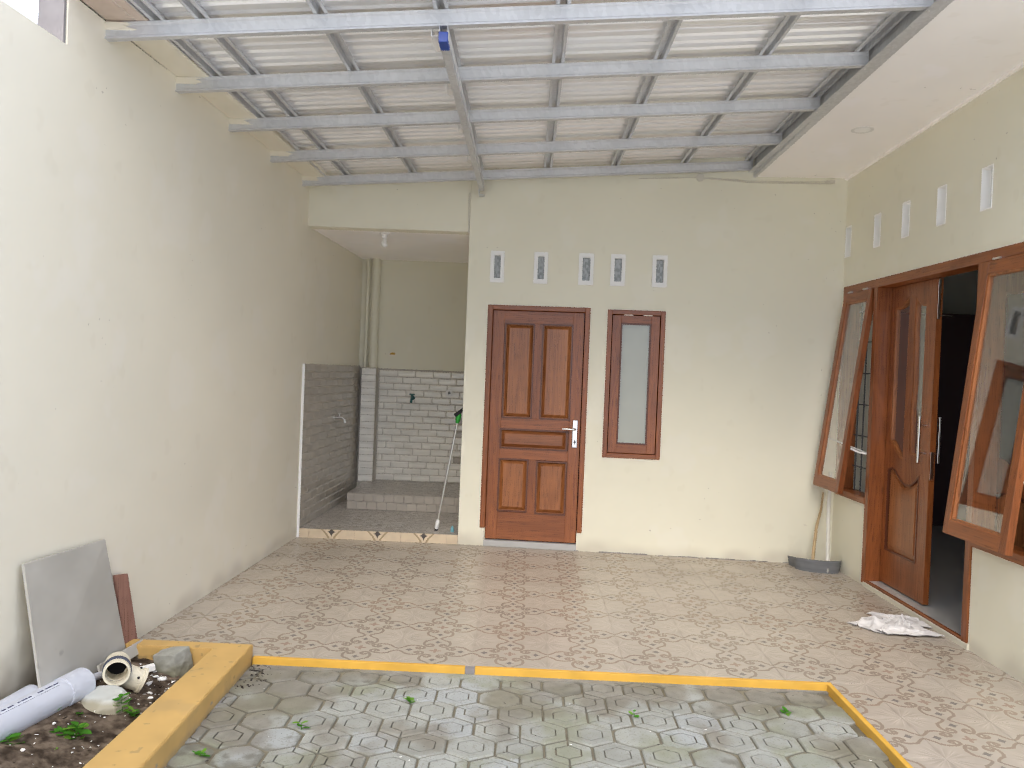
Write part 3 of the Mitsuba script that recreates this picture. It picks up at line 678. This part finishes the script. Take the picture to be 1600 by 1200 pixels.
# ------------------------------------------------------------------ washing bay behind the back wall
t = thing('wash_floor', 'grey tiled floor of the washing bay', '', kind='structure')
put(t, box(-2.0, -.512, 2.701, 4.80, -.3, .075), 'wash_floor_mat')
for k in range(5):
    x0 = -2.008 + .2 + .4 * (k - 1)
    a, b = max(x0 + .001, -1.908), min(x0 + .399, -.514)
    if b > a: part(t, 'strip_tile', box(a, b, 2.690, 2.7005, -.003, .0765, .0012), 'tile_strip')
t = thing('wash_step', 'raised tiled platform at the back of the washing bay', 'step')
part(t, 'platform', box(-1.716, -.513, 3.762, 4.76, .07, .235, .003), 'wash_floor_mat')
for r_ in range(2):
    for k in range(13):
        a = -1.716 + .1 * k - (.03 if r_ else 0)
        lo_, hi_ = max(a + .002, -1.716), min(a + .098, -.52)
        if hi_ - lo_ > .01: part(t, 'brick_tile', box(lo_, hi_, 3.752, 3.763, .077 + .079 * r_, .154 + .079 * r_, .003), 'brick_tile_dark')
t = thing('washing_bay_wall', 'rear wall of the washing bay with pale brick shaped tiles below cream paint', 'wall')
part(t, 'plaster', box(-2.0, -.36, 4.76, 4.9, -.3, 2.9), 'paint_cream')
part(t, 'grout_bed', box(-1.88, -.40, 4.752, 4.761, .20, 1.484), 'wash_grout')
def brick(w_, h_): return frustum(0, w_, 0, h_, .0, -.010, .009)
BR = mikit.ply(brick(.1945, .066), 'brick_tile'); BH = mikit.ply(brick(.0945, .066), 'brick_tile'); BR_SHADE = mikit.ply(brick(.1945, .066), 'brick_tile_dark')
rows = 17
for r_ in range(rows):
    z = .243 + .0722 * r_
    off = (0, .1, .04, .14)[r_ % 4]
    x = -1.615 - off
    while x < -.50:
        if x < -1.62:
            fw = x + .1945 + 1.615
            if fw > .03: part(t, 'brick_tile', mv(brick(fw, .066), -1.615, 4.752, z), 'brick_tile')
        else:
            part(t, 'brick_tile', BR if x < -.80 or rng.random() < .6 else BR_SHADE, None, to=T4().translate([x, 4.752, z + rng.uniform(-.0008, .0008)]))  # darker tiles mixed in towards this end paint the shade there
        x += .2
t = thing('wash_pillar', 'narrow tiled pillar in the rear corner of the washing bay', 'pillar')
part(t, 'core', box(-1.792, -1.632, 4.63, 4.752, .0755, 1.490), 'wash_grout')
BP = mikit.ply(frustum(0, .158, 0, .0685, 0, -.006, .003), 'brick_tile')
for r_ in range(17): part(t, 'brick_tile', BP, None, to=T4().translate([-1.791, 4.63, .238 + .0732 * r_]))
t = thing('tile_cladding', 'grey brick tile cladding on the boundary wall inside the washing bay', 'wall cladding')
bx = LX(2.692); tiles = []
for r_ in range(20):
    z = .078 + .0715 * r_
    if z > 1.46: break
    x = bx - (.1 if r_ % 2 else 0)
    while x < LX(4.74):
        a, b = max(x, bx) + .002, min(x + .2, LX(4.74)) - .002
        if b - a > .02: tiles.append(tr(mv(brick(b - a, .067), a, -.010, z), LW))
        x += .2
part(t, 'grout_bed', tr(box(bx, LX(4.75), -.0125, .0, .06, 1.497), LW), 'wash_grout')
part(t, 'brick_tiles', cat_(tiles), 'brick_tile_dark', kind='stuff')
part(t, 'edge_trim', tr(box(bx - .010, bx - .0005, -.022, .0, .0, 1.502, .002), LW), 'paint_white')
t = thing('wash_ceiling', 'pale ceiling of the washing bay', '', kind='structure')
put(t, box(-2.05, -.36, 2.851, 4.9, 2.69, 2.8), 'paint_ceiling')
t = thing('drain_pipe', 'cream painted drain pipe down the rear corner of the washing bay', 'pipe')
part(t, 'pipe', tube([[-1.685, 4.70, 1.488], [-1.685, 4.70, 2.70]], .046, 24), 'paint_cream', 40)
part(t, 'thin_pipe', tube([[-1.775, 4.715, 1.488], [-1.775, 4.715, 2.70]], .02, 14), 'paint_cream', 40)
def tap(key, label, M, m, s=1.0):
    t = thing(key, label, 'tap')
    part(t, 'spout', tr(tube(np.array([[0, 0, 0], [0, -.045, 0], [0, -.075, -.002], [0, -.095, -.018], [0, -.10, -.045]]) * s, np.array([.011, .012, .011, .010, .011]) * s, 12), M), m, 40)
    part(t, 'valve_handle', tr(cat_([tube(np.array([[0, -.05, 0], [0, -.05, .032]]) * s, .009 * s, 10), box(-.03 * s, .03 * s, -.058 * s, -.042 * s, .03 * s, .04 * s, .003 * s)]), M), m, 40)
    part(t, 'flange', tr(tube(np.array([[0, .003, 0], [0, -.006, 0]]) * s, .022 * s, 18), M), m, 40)
tap('tap', 'small chrome tap on the grey tiled side wall of the washing bay', LW @ frame_mat([LX(3.70), -.018, .985], [1, 0, 0], [0, 1, 0], [0, 0, 1]), 'steel', 1.15)
tap('tap', 'dark teal tap on the rear brick tile wall of the washing bay', frame_mat([-1.235, 4.742, 1.17], [1, 0, 0], [0, 1, 0], [0, 0, 1]), 'teal', 1.15)
t = thing('wall_socket', 'small white square socket on the rear brick tiles', 'socket')
part(t, 'plate', box(-.865, -.795, 4.728, 4.745, 1.205, 1.275, .004), 'plastic_white'); part(t, 'hole', tube([[-.83, 4.7285, 1.24], [-.83, 4.7265, 1.24]], .016, 16), 'plastic_grey')
t = thing('tape_mark', 'short orange tape mark on the cream wall above the rear tiles', 'tape')
put(t, cat_([box(-1.512, -1.452, 4.7585, 4.7602, 1.640, 1.655), box(-1.495, -1.458, 4.758, 4.7602, 1.651, 1.663)]), 'orange_mark')
t = thing('light_bulb', 'unlit white bulb in a ceiling holder over the washing bay', 'bulb')
part(t, 'holder', mv(lathe([[.0001, .0], [.042, .0], [.042, -.010], [.030, -.016], [.024, -.045], [.0001, -.046]], 24), -1.285, 2.93, 2.69), 'plastic_white', 40)
part(t, 'bulb', mv(lathe([[.0001, -.128], [.016, -.125], [.027, -.113], [.031, -.097], [.027, -.080], [.017, -.066], [.014, -.046], [.0001, -.045]], 24), -1.285, 2.93, 2.69), 'bulb_glass', 40)
t = thing('squeegee', 'floor squeegee with grey pole leaning head up in the washing bay', 'squeegee')
pa_, pb_ = np.array([-.722, 2.862, .075]), np.array([-.562, 2.90, 1.10])
L3 = lambda f: pa_ + (pb_ - pa_) * f
part(t, 'pole', tube([L3(.05), L3(.95)], .0105, 12), 'steel', 40)
part(t, 'end_grip', tube([L3(.012), L3(.03), L3(.085), L3(.095)], [.013, .018, .018, .012], 14), 'plastic_white', 40)
part(t, 'end_cap', tube([L3(0), L3(.014)], [.012, .016], 12), 'black_rubber')
part(t, 'socket_clip', tube([L3(.93), L3(.96), L3(1.0), L3(1.02)], [.014, .022, .024, .016], 12), 'green', 40)
part(t, 'rubber_blade', tr(box(-.045, .20, -.03, .03, -.012, .02, .005), frame_mat(L3(1.02), [.8, 0, .6], [0, 1, 0], [-.6, 0, .8])), 'black_rubber')
t = thing('bottle', 'tiny light blue bottle standing on the washing bay step edge', 'bottle')
put(t, mv(lathe([[.0001, 0], [.015, 0], [.016, .006], [.016, .032], [.008, .040], [.008, .052], [.0001, .053]], 18), -.575, 2.83, .0752), 'light_blue', 40)

# cables on the back wall
t = thing('cable', 'thin pale cable run and round junction box along the top of the back wall', 'cable')
def bwp(x, z, y=-.008): return (BW @ np.array([sb(x), y, z, 1]))[:3]
part(t, 'wire', tube([bwp(.9, 3.17), bwp(1.15, 3.178), bwp(1.30, 3.186), bwp(1.385, 3.190)], .0034, 8), 'cable_mat', 40)
part(t, 'wire', tube([bwp(1.44, 3.187), bwp(1.6, 3.180), bwp(1.8, 3.168), bwp(2.2, 3.166), bwp(2.50, 3.176)], .0034, 8), 'cable_mat', 40)
part(t, 'wire', tube([bwp(1.44, 3.182), bwp(1.62, 3.170), bwp(1.8, 3.156), bwp(2.2, 3.153), bwp(2.48, 3.158)], .0034, 8), 'cable_mat', 40)
part(t, 'junction_box', tr(lathe([[.0001, 0], [.033, 0], [.034, .012], [.030, .016], [.0001, .017]], 28), BW @ frame_mat([sb(1.412), -.001, 3.188], [1, 0, 0], [0, 0, 1], [0, -1, 0])), 'cable_mat', 40)
part(t, 'bracket', tr(box(sb(2.43), sb(2.50), -.03, -.001, 3.160, 3.182, .003), BW), 'cable_mat')
t = thing('cable', 'pale cable dropping beside the washing bay opening', 'cable')
put(t, tube([[-.520, 2.685, 3.02], [-.528, 2.688, 2.95], [-.522, 2.690, 2.80], [-.520, 2.690, 2.672]], .006, 8), 'cable_mat', 40)

# ------------------------------------------------------------------ loose things on the patio
t = thing('dustpan', 'grey plastic dustpan with long white handle standing in the far corner', 'dustpan')
# footprint: mouth towards the back wall, curved back towards the patio
DP = frame_mat([2.445, 2.35, 0], [math.cos(-.35), math.sin(-.35), 0], [-math.sin(-.35), math.cos(-.35), 0], [0, 0, 1])
N = 28; ang = np.linspace(-.08 * math.pi, 1.0 * math.pi, N)
outl = [(-.215, .02), (-.16, -.045)] + [(.165 * math.cos(a), -.075 - .085 * math.sin(a)) for a in np.linspace(math.pi * .98, 0.02, 18)] + [(.175, .0), (.165, .07)]
hts = np.interp(np.linspace(0, 1, len(outl)), [0, .08, .25, .8, 1], [.075, .088, .100, .105, .085])
V, F = [], []
for (x, y), h in zip(outl, hts):
    ln = math.hypot(x, y + .02); nx, ny = x / ln, (y + .02) / ln
    V += [(x, y, .004), (x + nx * .012, y + ny * .012, h), (x + nx * .007, y + ny * .007, h + .001), (x - nx * .004, y - ny * .004, .006)]
for a in range(len(outl) - 1):
    for b in range(3):
        p0, p1 = a * 4 + b, a * 4 + b + 1
        F += [(p0, p0 + 4, p1 + 4), (p0, p1 + 4, p1)]
part(t, 'wall', tr(trimesh.Trimesh(np.array(V), np.array(F), process=False), DP), 'plastic_grey', 50)
part(t, 'base', tr(mv(trimesh.creation.extrude_polygon(Polygon(outl), .005), 0, 0, .001), DP), 'plastic_grey')
hb = (DP @ np.array([.03, -.155, .03, 1]))[:3]
part(t, 'clip', tube([[2.474, 2.188, .012], [2.474, 2.188, .10]], .011, 12), 'steel', 40)
part(t, 'handle', tube([[2.482, 2.215, .10], [2.495, 2.28, .45], [2.505, 2.30, .80]], .0145, 16), 'handle_white', 40)
t = thing('stick', 'thin bamboo stick leaning from the dustpan against the back wall', 'stick')
put(t, tube([[2.392, 2.30, .03], [2.424, 2.37, .17], [2.463, 2.44, .33], [2.500, 2.462, .46], [2.514, 2.466, .61]], [.0135, .013, .012, .009, .0065], 10), 'bamboo', 40)
# crumpled cloth
t = thing('floor_cloth', 'crumpled whitish cloth lying on the tiles before the doorway', 'cloth')
def cloth_layer(P00, P10, P11, P01, z0, seed, folds, n=70):
    r = np.random.RandomState(seed)
    u, v = np.meshgrid(np.linspace(0, 1, n), np.linspace(0, 1, n))
    P = [np.array(q) for q in (P00, P10, P11, P01)]
    xy = (P[0] * (1 - u[..., None]) * (1 - v[..., None]) + P[1] * u[..., None] * (1 - v[..., None]) + P[2] * u[..., None] * v[..., None] + P[3] * (1 - u[..., None]) * v[..., None])
    w = np.stack([u * 4 + seed, v * 4, u * 0], -1)
    xy = xy + .022 * np.stack([np.array(meshkit.fbm(w)) - .5, np.array(meshkit.fbm(w + 7)) - .5], -1) * 2
    z = z0 + .006 * np.array(meshkit.fbm(w * 1.5 + 3))
    for k in range(folds):
        a = r.uniform(0, math.pi); c = r.uniform(.1, .9, 2); d = (u - c[0]) * math.cos(a) + (v - c[1]) * math.sin(a)
        l = -(u - c[0]) * math.sin(a) + (v - c[1]) * math.cos(a)
        z = z + r.uniform(.008, .022) * np.exp(-(d / r.uniform(.025, .05)) ** 2) * np.exp(-(l / r.uniform(.25, .5)) ** 2)
    idx = np.arange(n * n).reshape(n, n)
    q = np.stack([idx[:-1, :-1], idx[:-1, 1:], idx[1:, 1:], idx[1:, :-1]], -1).reshape(-1, 4)
    top = trimesh.Trimesh(np.dstack([xy, z]).reshape(-1, 3), np.vstack([q[:, [0, 1, 2]], q[:, [0, 2, 3]]]), process=False)
    b = top.copy(); b.apply_translation((0, 0, -.003)); b.invert()
    return cat_([top, b])
cl1 = cloth_layer((2.12, .85), (2.235, .66), (2.63, .66), (2.40, 1.06), .004, 3, 9)
cl2 = cloth_layer((2.22, .70), (2.27, .60), (2.605, .615), (2.50, .90), .013, 8, 8)
cl3 = cloth_layer((2.33, 1.05), (2.36, .86), (2.63, .80), (2.61, 1.02), .010, 12, 6)
put(t, cat_([cl1, cl2, cl3]), 'cloth', True)

# ------------------------------------------------------------------ things in the planting bed
def plate(quad, thick):
    q = np.array(quad, float); n = np.cross(q[1] - q[0], q[3] - q[0]); n /= np.linalg.norm(n)
    return trimesh.convex.convex_hull(np.vstack([q, q - n * thick]))
t = thing('cement_board', 'grey cement board leaning on the boundary wall behind the white pipes', 'board')
put(t, plate([[-1.905, -1.045, .06], [-1.925, -.305, .02], [-1.985, -.435, .615], [-1.992, -1.062, .642]], -.011), 'board_cement')
t = thing('wood_plank', 'reddish raw plank leaning on the wall beside the cement board', 'plank')
put(t, plate([[-1.945, -.30, .0], [-1.935, -.165, .0], [-1.972, -.235, .401], [-1.976, -.345, .420]], -.018), 'wood_raw')
def pvc(key, label, p0, p1, ro, bell=None):
    t = thing(key, label, 'pipe')
    p0, p1 = np.array(p0), np.array(p1); d = (p1 - p0) / np.linalg.norm(p1 - p0)
    part(t, 'tube', pipe(p0, p1, ro, ro - .004), 'pvc_white', 40)
    if bell: part(t, 'socket_end', pipe(p0 - d * .002, p0 + d * bell, ro + .0035, ro + .0002), 'pvc_white', 40)
    return t, p0, d
t, q0, d = pvc('pvc_pipe', 'thick white plastic pipe lying in the planting bed in front', [-1.848, -.835, .078], [-2.06, -2.15, .085], .0615, .13)
up = np.array([0, 0, 1.0]); side = np.cross(d, up); side /= np.linalg.norm(side); nrm = np.cross(side, d)
dash = []
th = math.radians(20); rv = math.cos(th) * nrm + math.sin(th) * np.array([.95, -.3, 0]) * .6; rv /= np.linalg.norm(rv)
dash2 = []
for a, b in ((.16, .19), (.195, .235), (.245, .275), (.31, .325), (.33, .36), (.365, .38), (.40, .43), (.44, .46), (.47, .51)):
    c = q0 + d * (a + b) / 2 + rv * .0612
    dash.append(tr(box(-(b - a) / 2, (b - a) / 2, -.0035, .0035, -.0006, .0006), frame_mat(c, d, np.cross(rv, d), rv)))
dash.append(tr(box(-.45, .45, -.0008, .0008, -.0006, .0006), frame_mat(q0 + d * .62 + (rv * .97 + np.cross(rv, d) * .22) * .0614, d, np.cross(rv, d), rv)))
part(t, 'print_marks', cat_(dash), 'ink')
pvc('pvc_pipe', 'white plastic pipe end half hidden behind the front pipe by the wall', [-1.950, -1.03, .088], [-2.005, -1.9, .092], .052)
t = thing('pipe_fitting', 'old cream pipe fitting with dark blue bands and an open mouth', 'pipe fitting')
F0 = np.array([-1.722, -.788, .108]); fd = np.array([-.42, .90, -.06]); fd /= np.linalg.norm(fd)
part(t, 'mouth', pipe(F0, F0 + fd * .040, .0565, .0470), 'pvc_cream', 40)
part(t, 'band', pipe(F0 + fd * .026, F0 + fd * .062, .0600, .0500), 'pvc_blue', 40)
part(t, 'body', pipe(F0 + fd * .055, F0 + fd * .150, .0545, .046), 'pvc_cream', 40)
part(t, 'inside', tube([F0 + fd * .145, F0 + fd * .149], .0465, 24), 'pipe_dark')
S0 = F0 + fd * .085 + np.array([.030, .01, -.035]); sd = np.array([.72, .42, -.42]); sd /= np.linalg.norm(sd)
part(t, 'side_branch', pipe(S0, S0 + sd * .085, .050, .043), 'pvc_cream', 40)
part(t, 'side_flange', pipe(S0 + sd * .070, S0 + sd * .084, .056, .043), 'pvc_cream', 40)
for a in (.4, 1.5, 2.6):
    e1 = np.cross(sd, [0, 0, 1.0]); e1 /= np.linalg.norm(e1); e2 = np.cross(e1, sd)
    c = S0 + sd * .05 + .0505 * (math.cos(a) * e1 + math.sin(a) * e2)
    part(t, 'hole', mv(trimesh.creation.icosphere(1, .006), *c), 'pipe_dark')
def lump(pts, seed, amp, freq, sub=.018, sm_=4):
    M_ = man(trimesh.convex.convex_hull(np.array(pts, float))).refine_to_length(sub)
    m = unman(M_); m = trimesh.smoothing.filter_taubin(m, iterations=sm_)
    v = m.vertices.copy(); n = np.array(meshkit.fbm(v * freq + seed)) - .5
    c = v.mean(0); r = v - c; r /= np.linalg.norm(r, axis=1, keepdims=True)
    v += r * (n * amp)[:, None]; m.vertices = v
    return m
t = thing('mortar_lump', 'pale rounded lump of concrete under the open pipe fitting', 'concrete lump')
pts = []
for k in range(9):
    a = k / 9 * 2 * math.pi
    for z, r_ in ((-.05, .105), (.018, .108), (.050, .078)):
        pts.append((-1.738 + r_ * math.cos(a) * 1.02, -.865 + r_ * math.sin(a) * .85, z + .012 * math.sin(a)))
put(t, lump(pts, 2, .008, 30, .010), 'concrete_pale', True)
t = thing('stone', 'grey angular stone in the back corner of the planting bed', 'stone')
put(t, lump([(-1.715, -.425, -.06), (-1.612, -.425, -.06), (-1.565, -.325, -.06), (-1.72, -.33, -.06), (-1.742, -.395, .048), (-1.628, -.415, .058), (-1.585, -.335, .086), (-1.575, -.325, .03), (-1.725, -.34, .060), (-1.655, -.33, .078)], 5, .013, 26, .008, 1), 'rock_mat', 25)
t = thing('board_strip', 'narrow grey strip of cement board lying beside the pipe fitting', 'board offcut')
a, b = np.array([-1.865, -.66, .060]), np.array([-1.868, -.225, .040])
dx = (b - a) / np.linalg.norm(b - a); dz = np.array([-.35, 0, 1.0]); dz -= dx * (dx @ dz); dz /= np.linalg.norm(dz)
put(t, tr(box(0, np.linalg.norm(b - a), -.005, .005, -.028, .028), frame_mat(a, dx, np.cross(dz, dx), dz)), 'board_cement')
t = thing('thin_pipe', 'thin white pipe lying between the thick pipe and the fitting', 'pipe')
put(t, tube([[-1.868, -.86, .075], [-1.862, -.62, .038]], .017, 16), 'pvc_white', 40)
t = thing('wood_offcut', 'short whitish wooden offcut lying beside the stone', 'wood offcut')
put(t, tr(box(-.062, .062, -.017, .017, -.014, .014, .002), frame_mat([-1.752, -.490, .010], [.80, .57, .12], [-.57, .81, 0], [-.09, -.07, .99])), 'chip_white')
# rubble crumbs, paint flakes and litter in the bed
V_ = []
for k in range(420):
    x, y = rng.uniform(-1.86, -1.50), rng.uniform(-1.75, -.33)
    if rng.random() < .25: x, y = rng.uniform(-1.72, -1.53), rng.uniform(-.80, -.42)
    s = rng.uniform(.002, .0075) * (2.2 if rng.random() < .16 else 1)
    h = trimesh.convex.convex_hull(nrg.uniform(-1, 1, (9, 3)) * [s, s * rng.uniform(.4, .9), s * rng.uniform(.25, .55)])
    V_.append((mv(tr(h, rot3(0, 0, rng.random() * 6)), x, y, float(soilz([x], [y])[0]) + s * .25), rng.random()))
t = thing('white_crumbs', 'scattered white paint flakes and mortar crumbs on the soil', '', kind='stuff')
put(t, cat_([m for m, r_ in V_ if r_ < .42]), 'chip_white')
t = thing('soil_clods', 'small brown clods and pebbles scattered over the planting bed', '', kind='stuff')
put(t, cat_([m for m, r_ in V_ if r_ >= .42]), 'soil_dark')
for k, (x, y, sx) in enumerate(((-1.676, -.497, .020), (-1.640, -.492, .024), (-1.592, -.500, .013), (-1.634, -.655, .014), (-1.598, -.716, .014), (-1.563, -.405, .016))):
    t = thing('mortar_chip', ['white mortar chip of a close pair before the stone, the one towards the boundary wall', 'larger white mortar chip of the close pair before the stone', 'small white mortar chip at the kerb side below the stone',
              'upright white mortar chip halfway along the bed beside the kerb', 'flat white mortar chip against the kerb beside the concrete lump', 'white mortar chip wedged between stone and kerb'][k], 'chip')
    h = trimesh.convex.convex_hull(nrg.uniform(-1, 1, (14, 3)) * [sx, sx * .7, sx * .35])
    put(t, mv(h, x, y, float(soilz([x], [y])[0]) + sx * .3), 'chip_white')

# weeds
def leaf(L_, W_, bend):
    c, w_ = [], [0, .55, .95, 1, .72, 0]
    for k in range(6):
        f = k / 5; c.append((f * L_ * math.cos(bend * f), f * L_ * math.sin(bend * f) * 1 - .25 * L_ * f * f))
    V = []
    for (x, z), w__ in zip(c, w_): V += [(x, -W_ * w__ / 2, z + .12 * W_ * w__), (x, 0, z), (x, W_ * w__ / 2, z + .12 * W_ * w__)]
    F = []
    for k in range(5):
        for b in range(2):
            p = k * 3 + b; F += [(p, p + 3, p + 4), (p, p + 4, p + 1)]
    return trimesh.Trimesh(np.array(V), np.array(F), process=False)
def weed(label, x, y, z, h, nl, ll, group, young=.3, lean=(0, 0)):
    t = thing('weed', label, 'weed', group)
    tip = np.array([x + lean[0], y + lean[1], z + h])
    base = np.array([x, y, z - .01])
    part(t, 'stem', tube([base, (base + tip) / 2 + [.003, 0, 0], tip], [.002, .0017, .001], 6), 'leaf_green')
    for k in range(nl):
        f = .25 + .75 * (k + 1) / nl; o = base + (tip - base) * f
        L_ = ll * rng.uniform(.85, 1.45)
        m = tr(leaf(L_, L_ * rng.uniform(.42, .62), rng.uniform(.1, .75)), rot3(rng.uniform(-.3, .3), 0, k * 2.4 + rng.uniform(-.4, .4)))
        part(t, 'leaf', mv(m, *o), 'leaf_young' if rng.random() < young else 'leaf_green', True)
g = 'weeds growing in the planting bed'
W = [('leafy weed in front of the thick white pipe, highest of the bed weeds', -1.862, -1.015, .005, .050, 10, .042, (.0, .0)),
     ('low dark green weed below the middle of the thick pipe', -1.795, -1.165, -.015, .03, 9, .04, (0, 0)),
     ('bright weed with the largest leaves in the bed, near the kerb', -1.695, -1.165, -.028, .065, 11, .046, (.01, 0)),
     ('tall weed growing against the kerb side of the concrete lump', -1.640, -.885, -.03, .075, 12, .038, (-.01, -.01)),
     ('leafy weed at the front end of the bed, below the thick pipe', -1.850, -1.335, .0, .055, 12, .045, (0, 0)),
     ('tiny pale weed alone on the soil at the front of the bed', -1.715, -1.29, -.03, .03, 5, .028, (0, 0)),
     ('small upright sprout touching the thick pipe', -1.842, -.985, .0, .055, 4, .028, (0, 0)),
     ('dim low weed in the shade between the thick pipe and the concrete lump', -1.775, -1.01, -.01, .03, 6, .03, (0, 0)),
     ('low weed between the foot of the concrete lump and the kerb', -1.585, -.90, -.035, .03, 6, .03, (0, 0)),
     ('yellowish weed squeezed against the weed with the largest leaves', -1.735, -1.185, -.025, .045, 7, .03, (0, .01))]
for lab, x, y, z, h, nl, ll, ln in W: weed(lab, x, y, z, h * 1.1, nl + 5, ll * 1.05, g, .35, ln)
g = 'weeds sprouting between the paving blocks'
for lab, x, y, h, nl, ll in (('small weed between paving blocks below the gap in the yellow edging', -.446, -.607, .018, 7, .030), ('narrow upright weed between paving blocks near the kerb', -.858, -.936, .030, 5, .030),
                             ('spread weed on the paving close to the yellow kerb', -1.181, -1.20, .012, 6, .036), ('bright weed on the paving near the corner of the yellow edging', 1.298, -.528, .012, 7, .030),
                             ('thin weed on open paving between the edging gap and edging corner', .578, -.645, .022, 4, .024)):
    weed(lab, x, y, PZ, h, nl, ll, g, .5)
# litter specks on the paving
V_ = []
for k in range(90):
    x, y = rng.uniform(-1.25, 1.55), rng.uniform(-1.4, -.26)
    s = rng.uniform(.0025, .007)
    h = trimesh.convex.convex_hull(nrg.uniform(-1, 1, (8, 3)) * [s, s * .7, s * .35]); V_.append(mv(h, x, y, PZ + .001))
for k in range(60):
    a = rng.random(); x, y = -1.30 + .10 * rng.random() ** 2 + .05 * a, -.24 - .30 * rng.random() ** 1.5
    s = rng.uniform(.004, .012)
    V_.append(mv(trimesh.convex.convex_hull(nrg.uniform(-1, 1, (8, 3)) * [s, s * .8, s * .5]), x, y, PZ + .001))
t = thing('paving_litter', 'dark crumbs and bits of dirt scattered on the paving', '', kind='stuff')
put(t, cat_(V_[:20] + V_[35:]), 'chip_dark')
t = thing('paving_flakes', 'white paint flakes scattered on the paving', '', kind='stuff')
put(t, cat_(V_[20:35]), 'chip_white')
for k in labels:
    if labels[k].get('category') == '': labels[k].pop('category')
    if '__' not in k and 'kind' not in labels[k]: labels[k]['kind'] = 'thing'
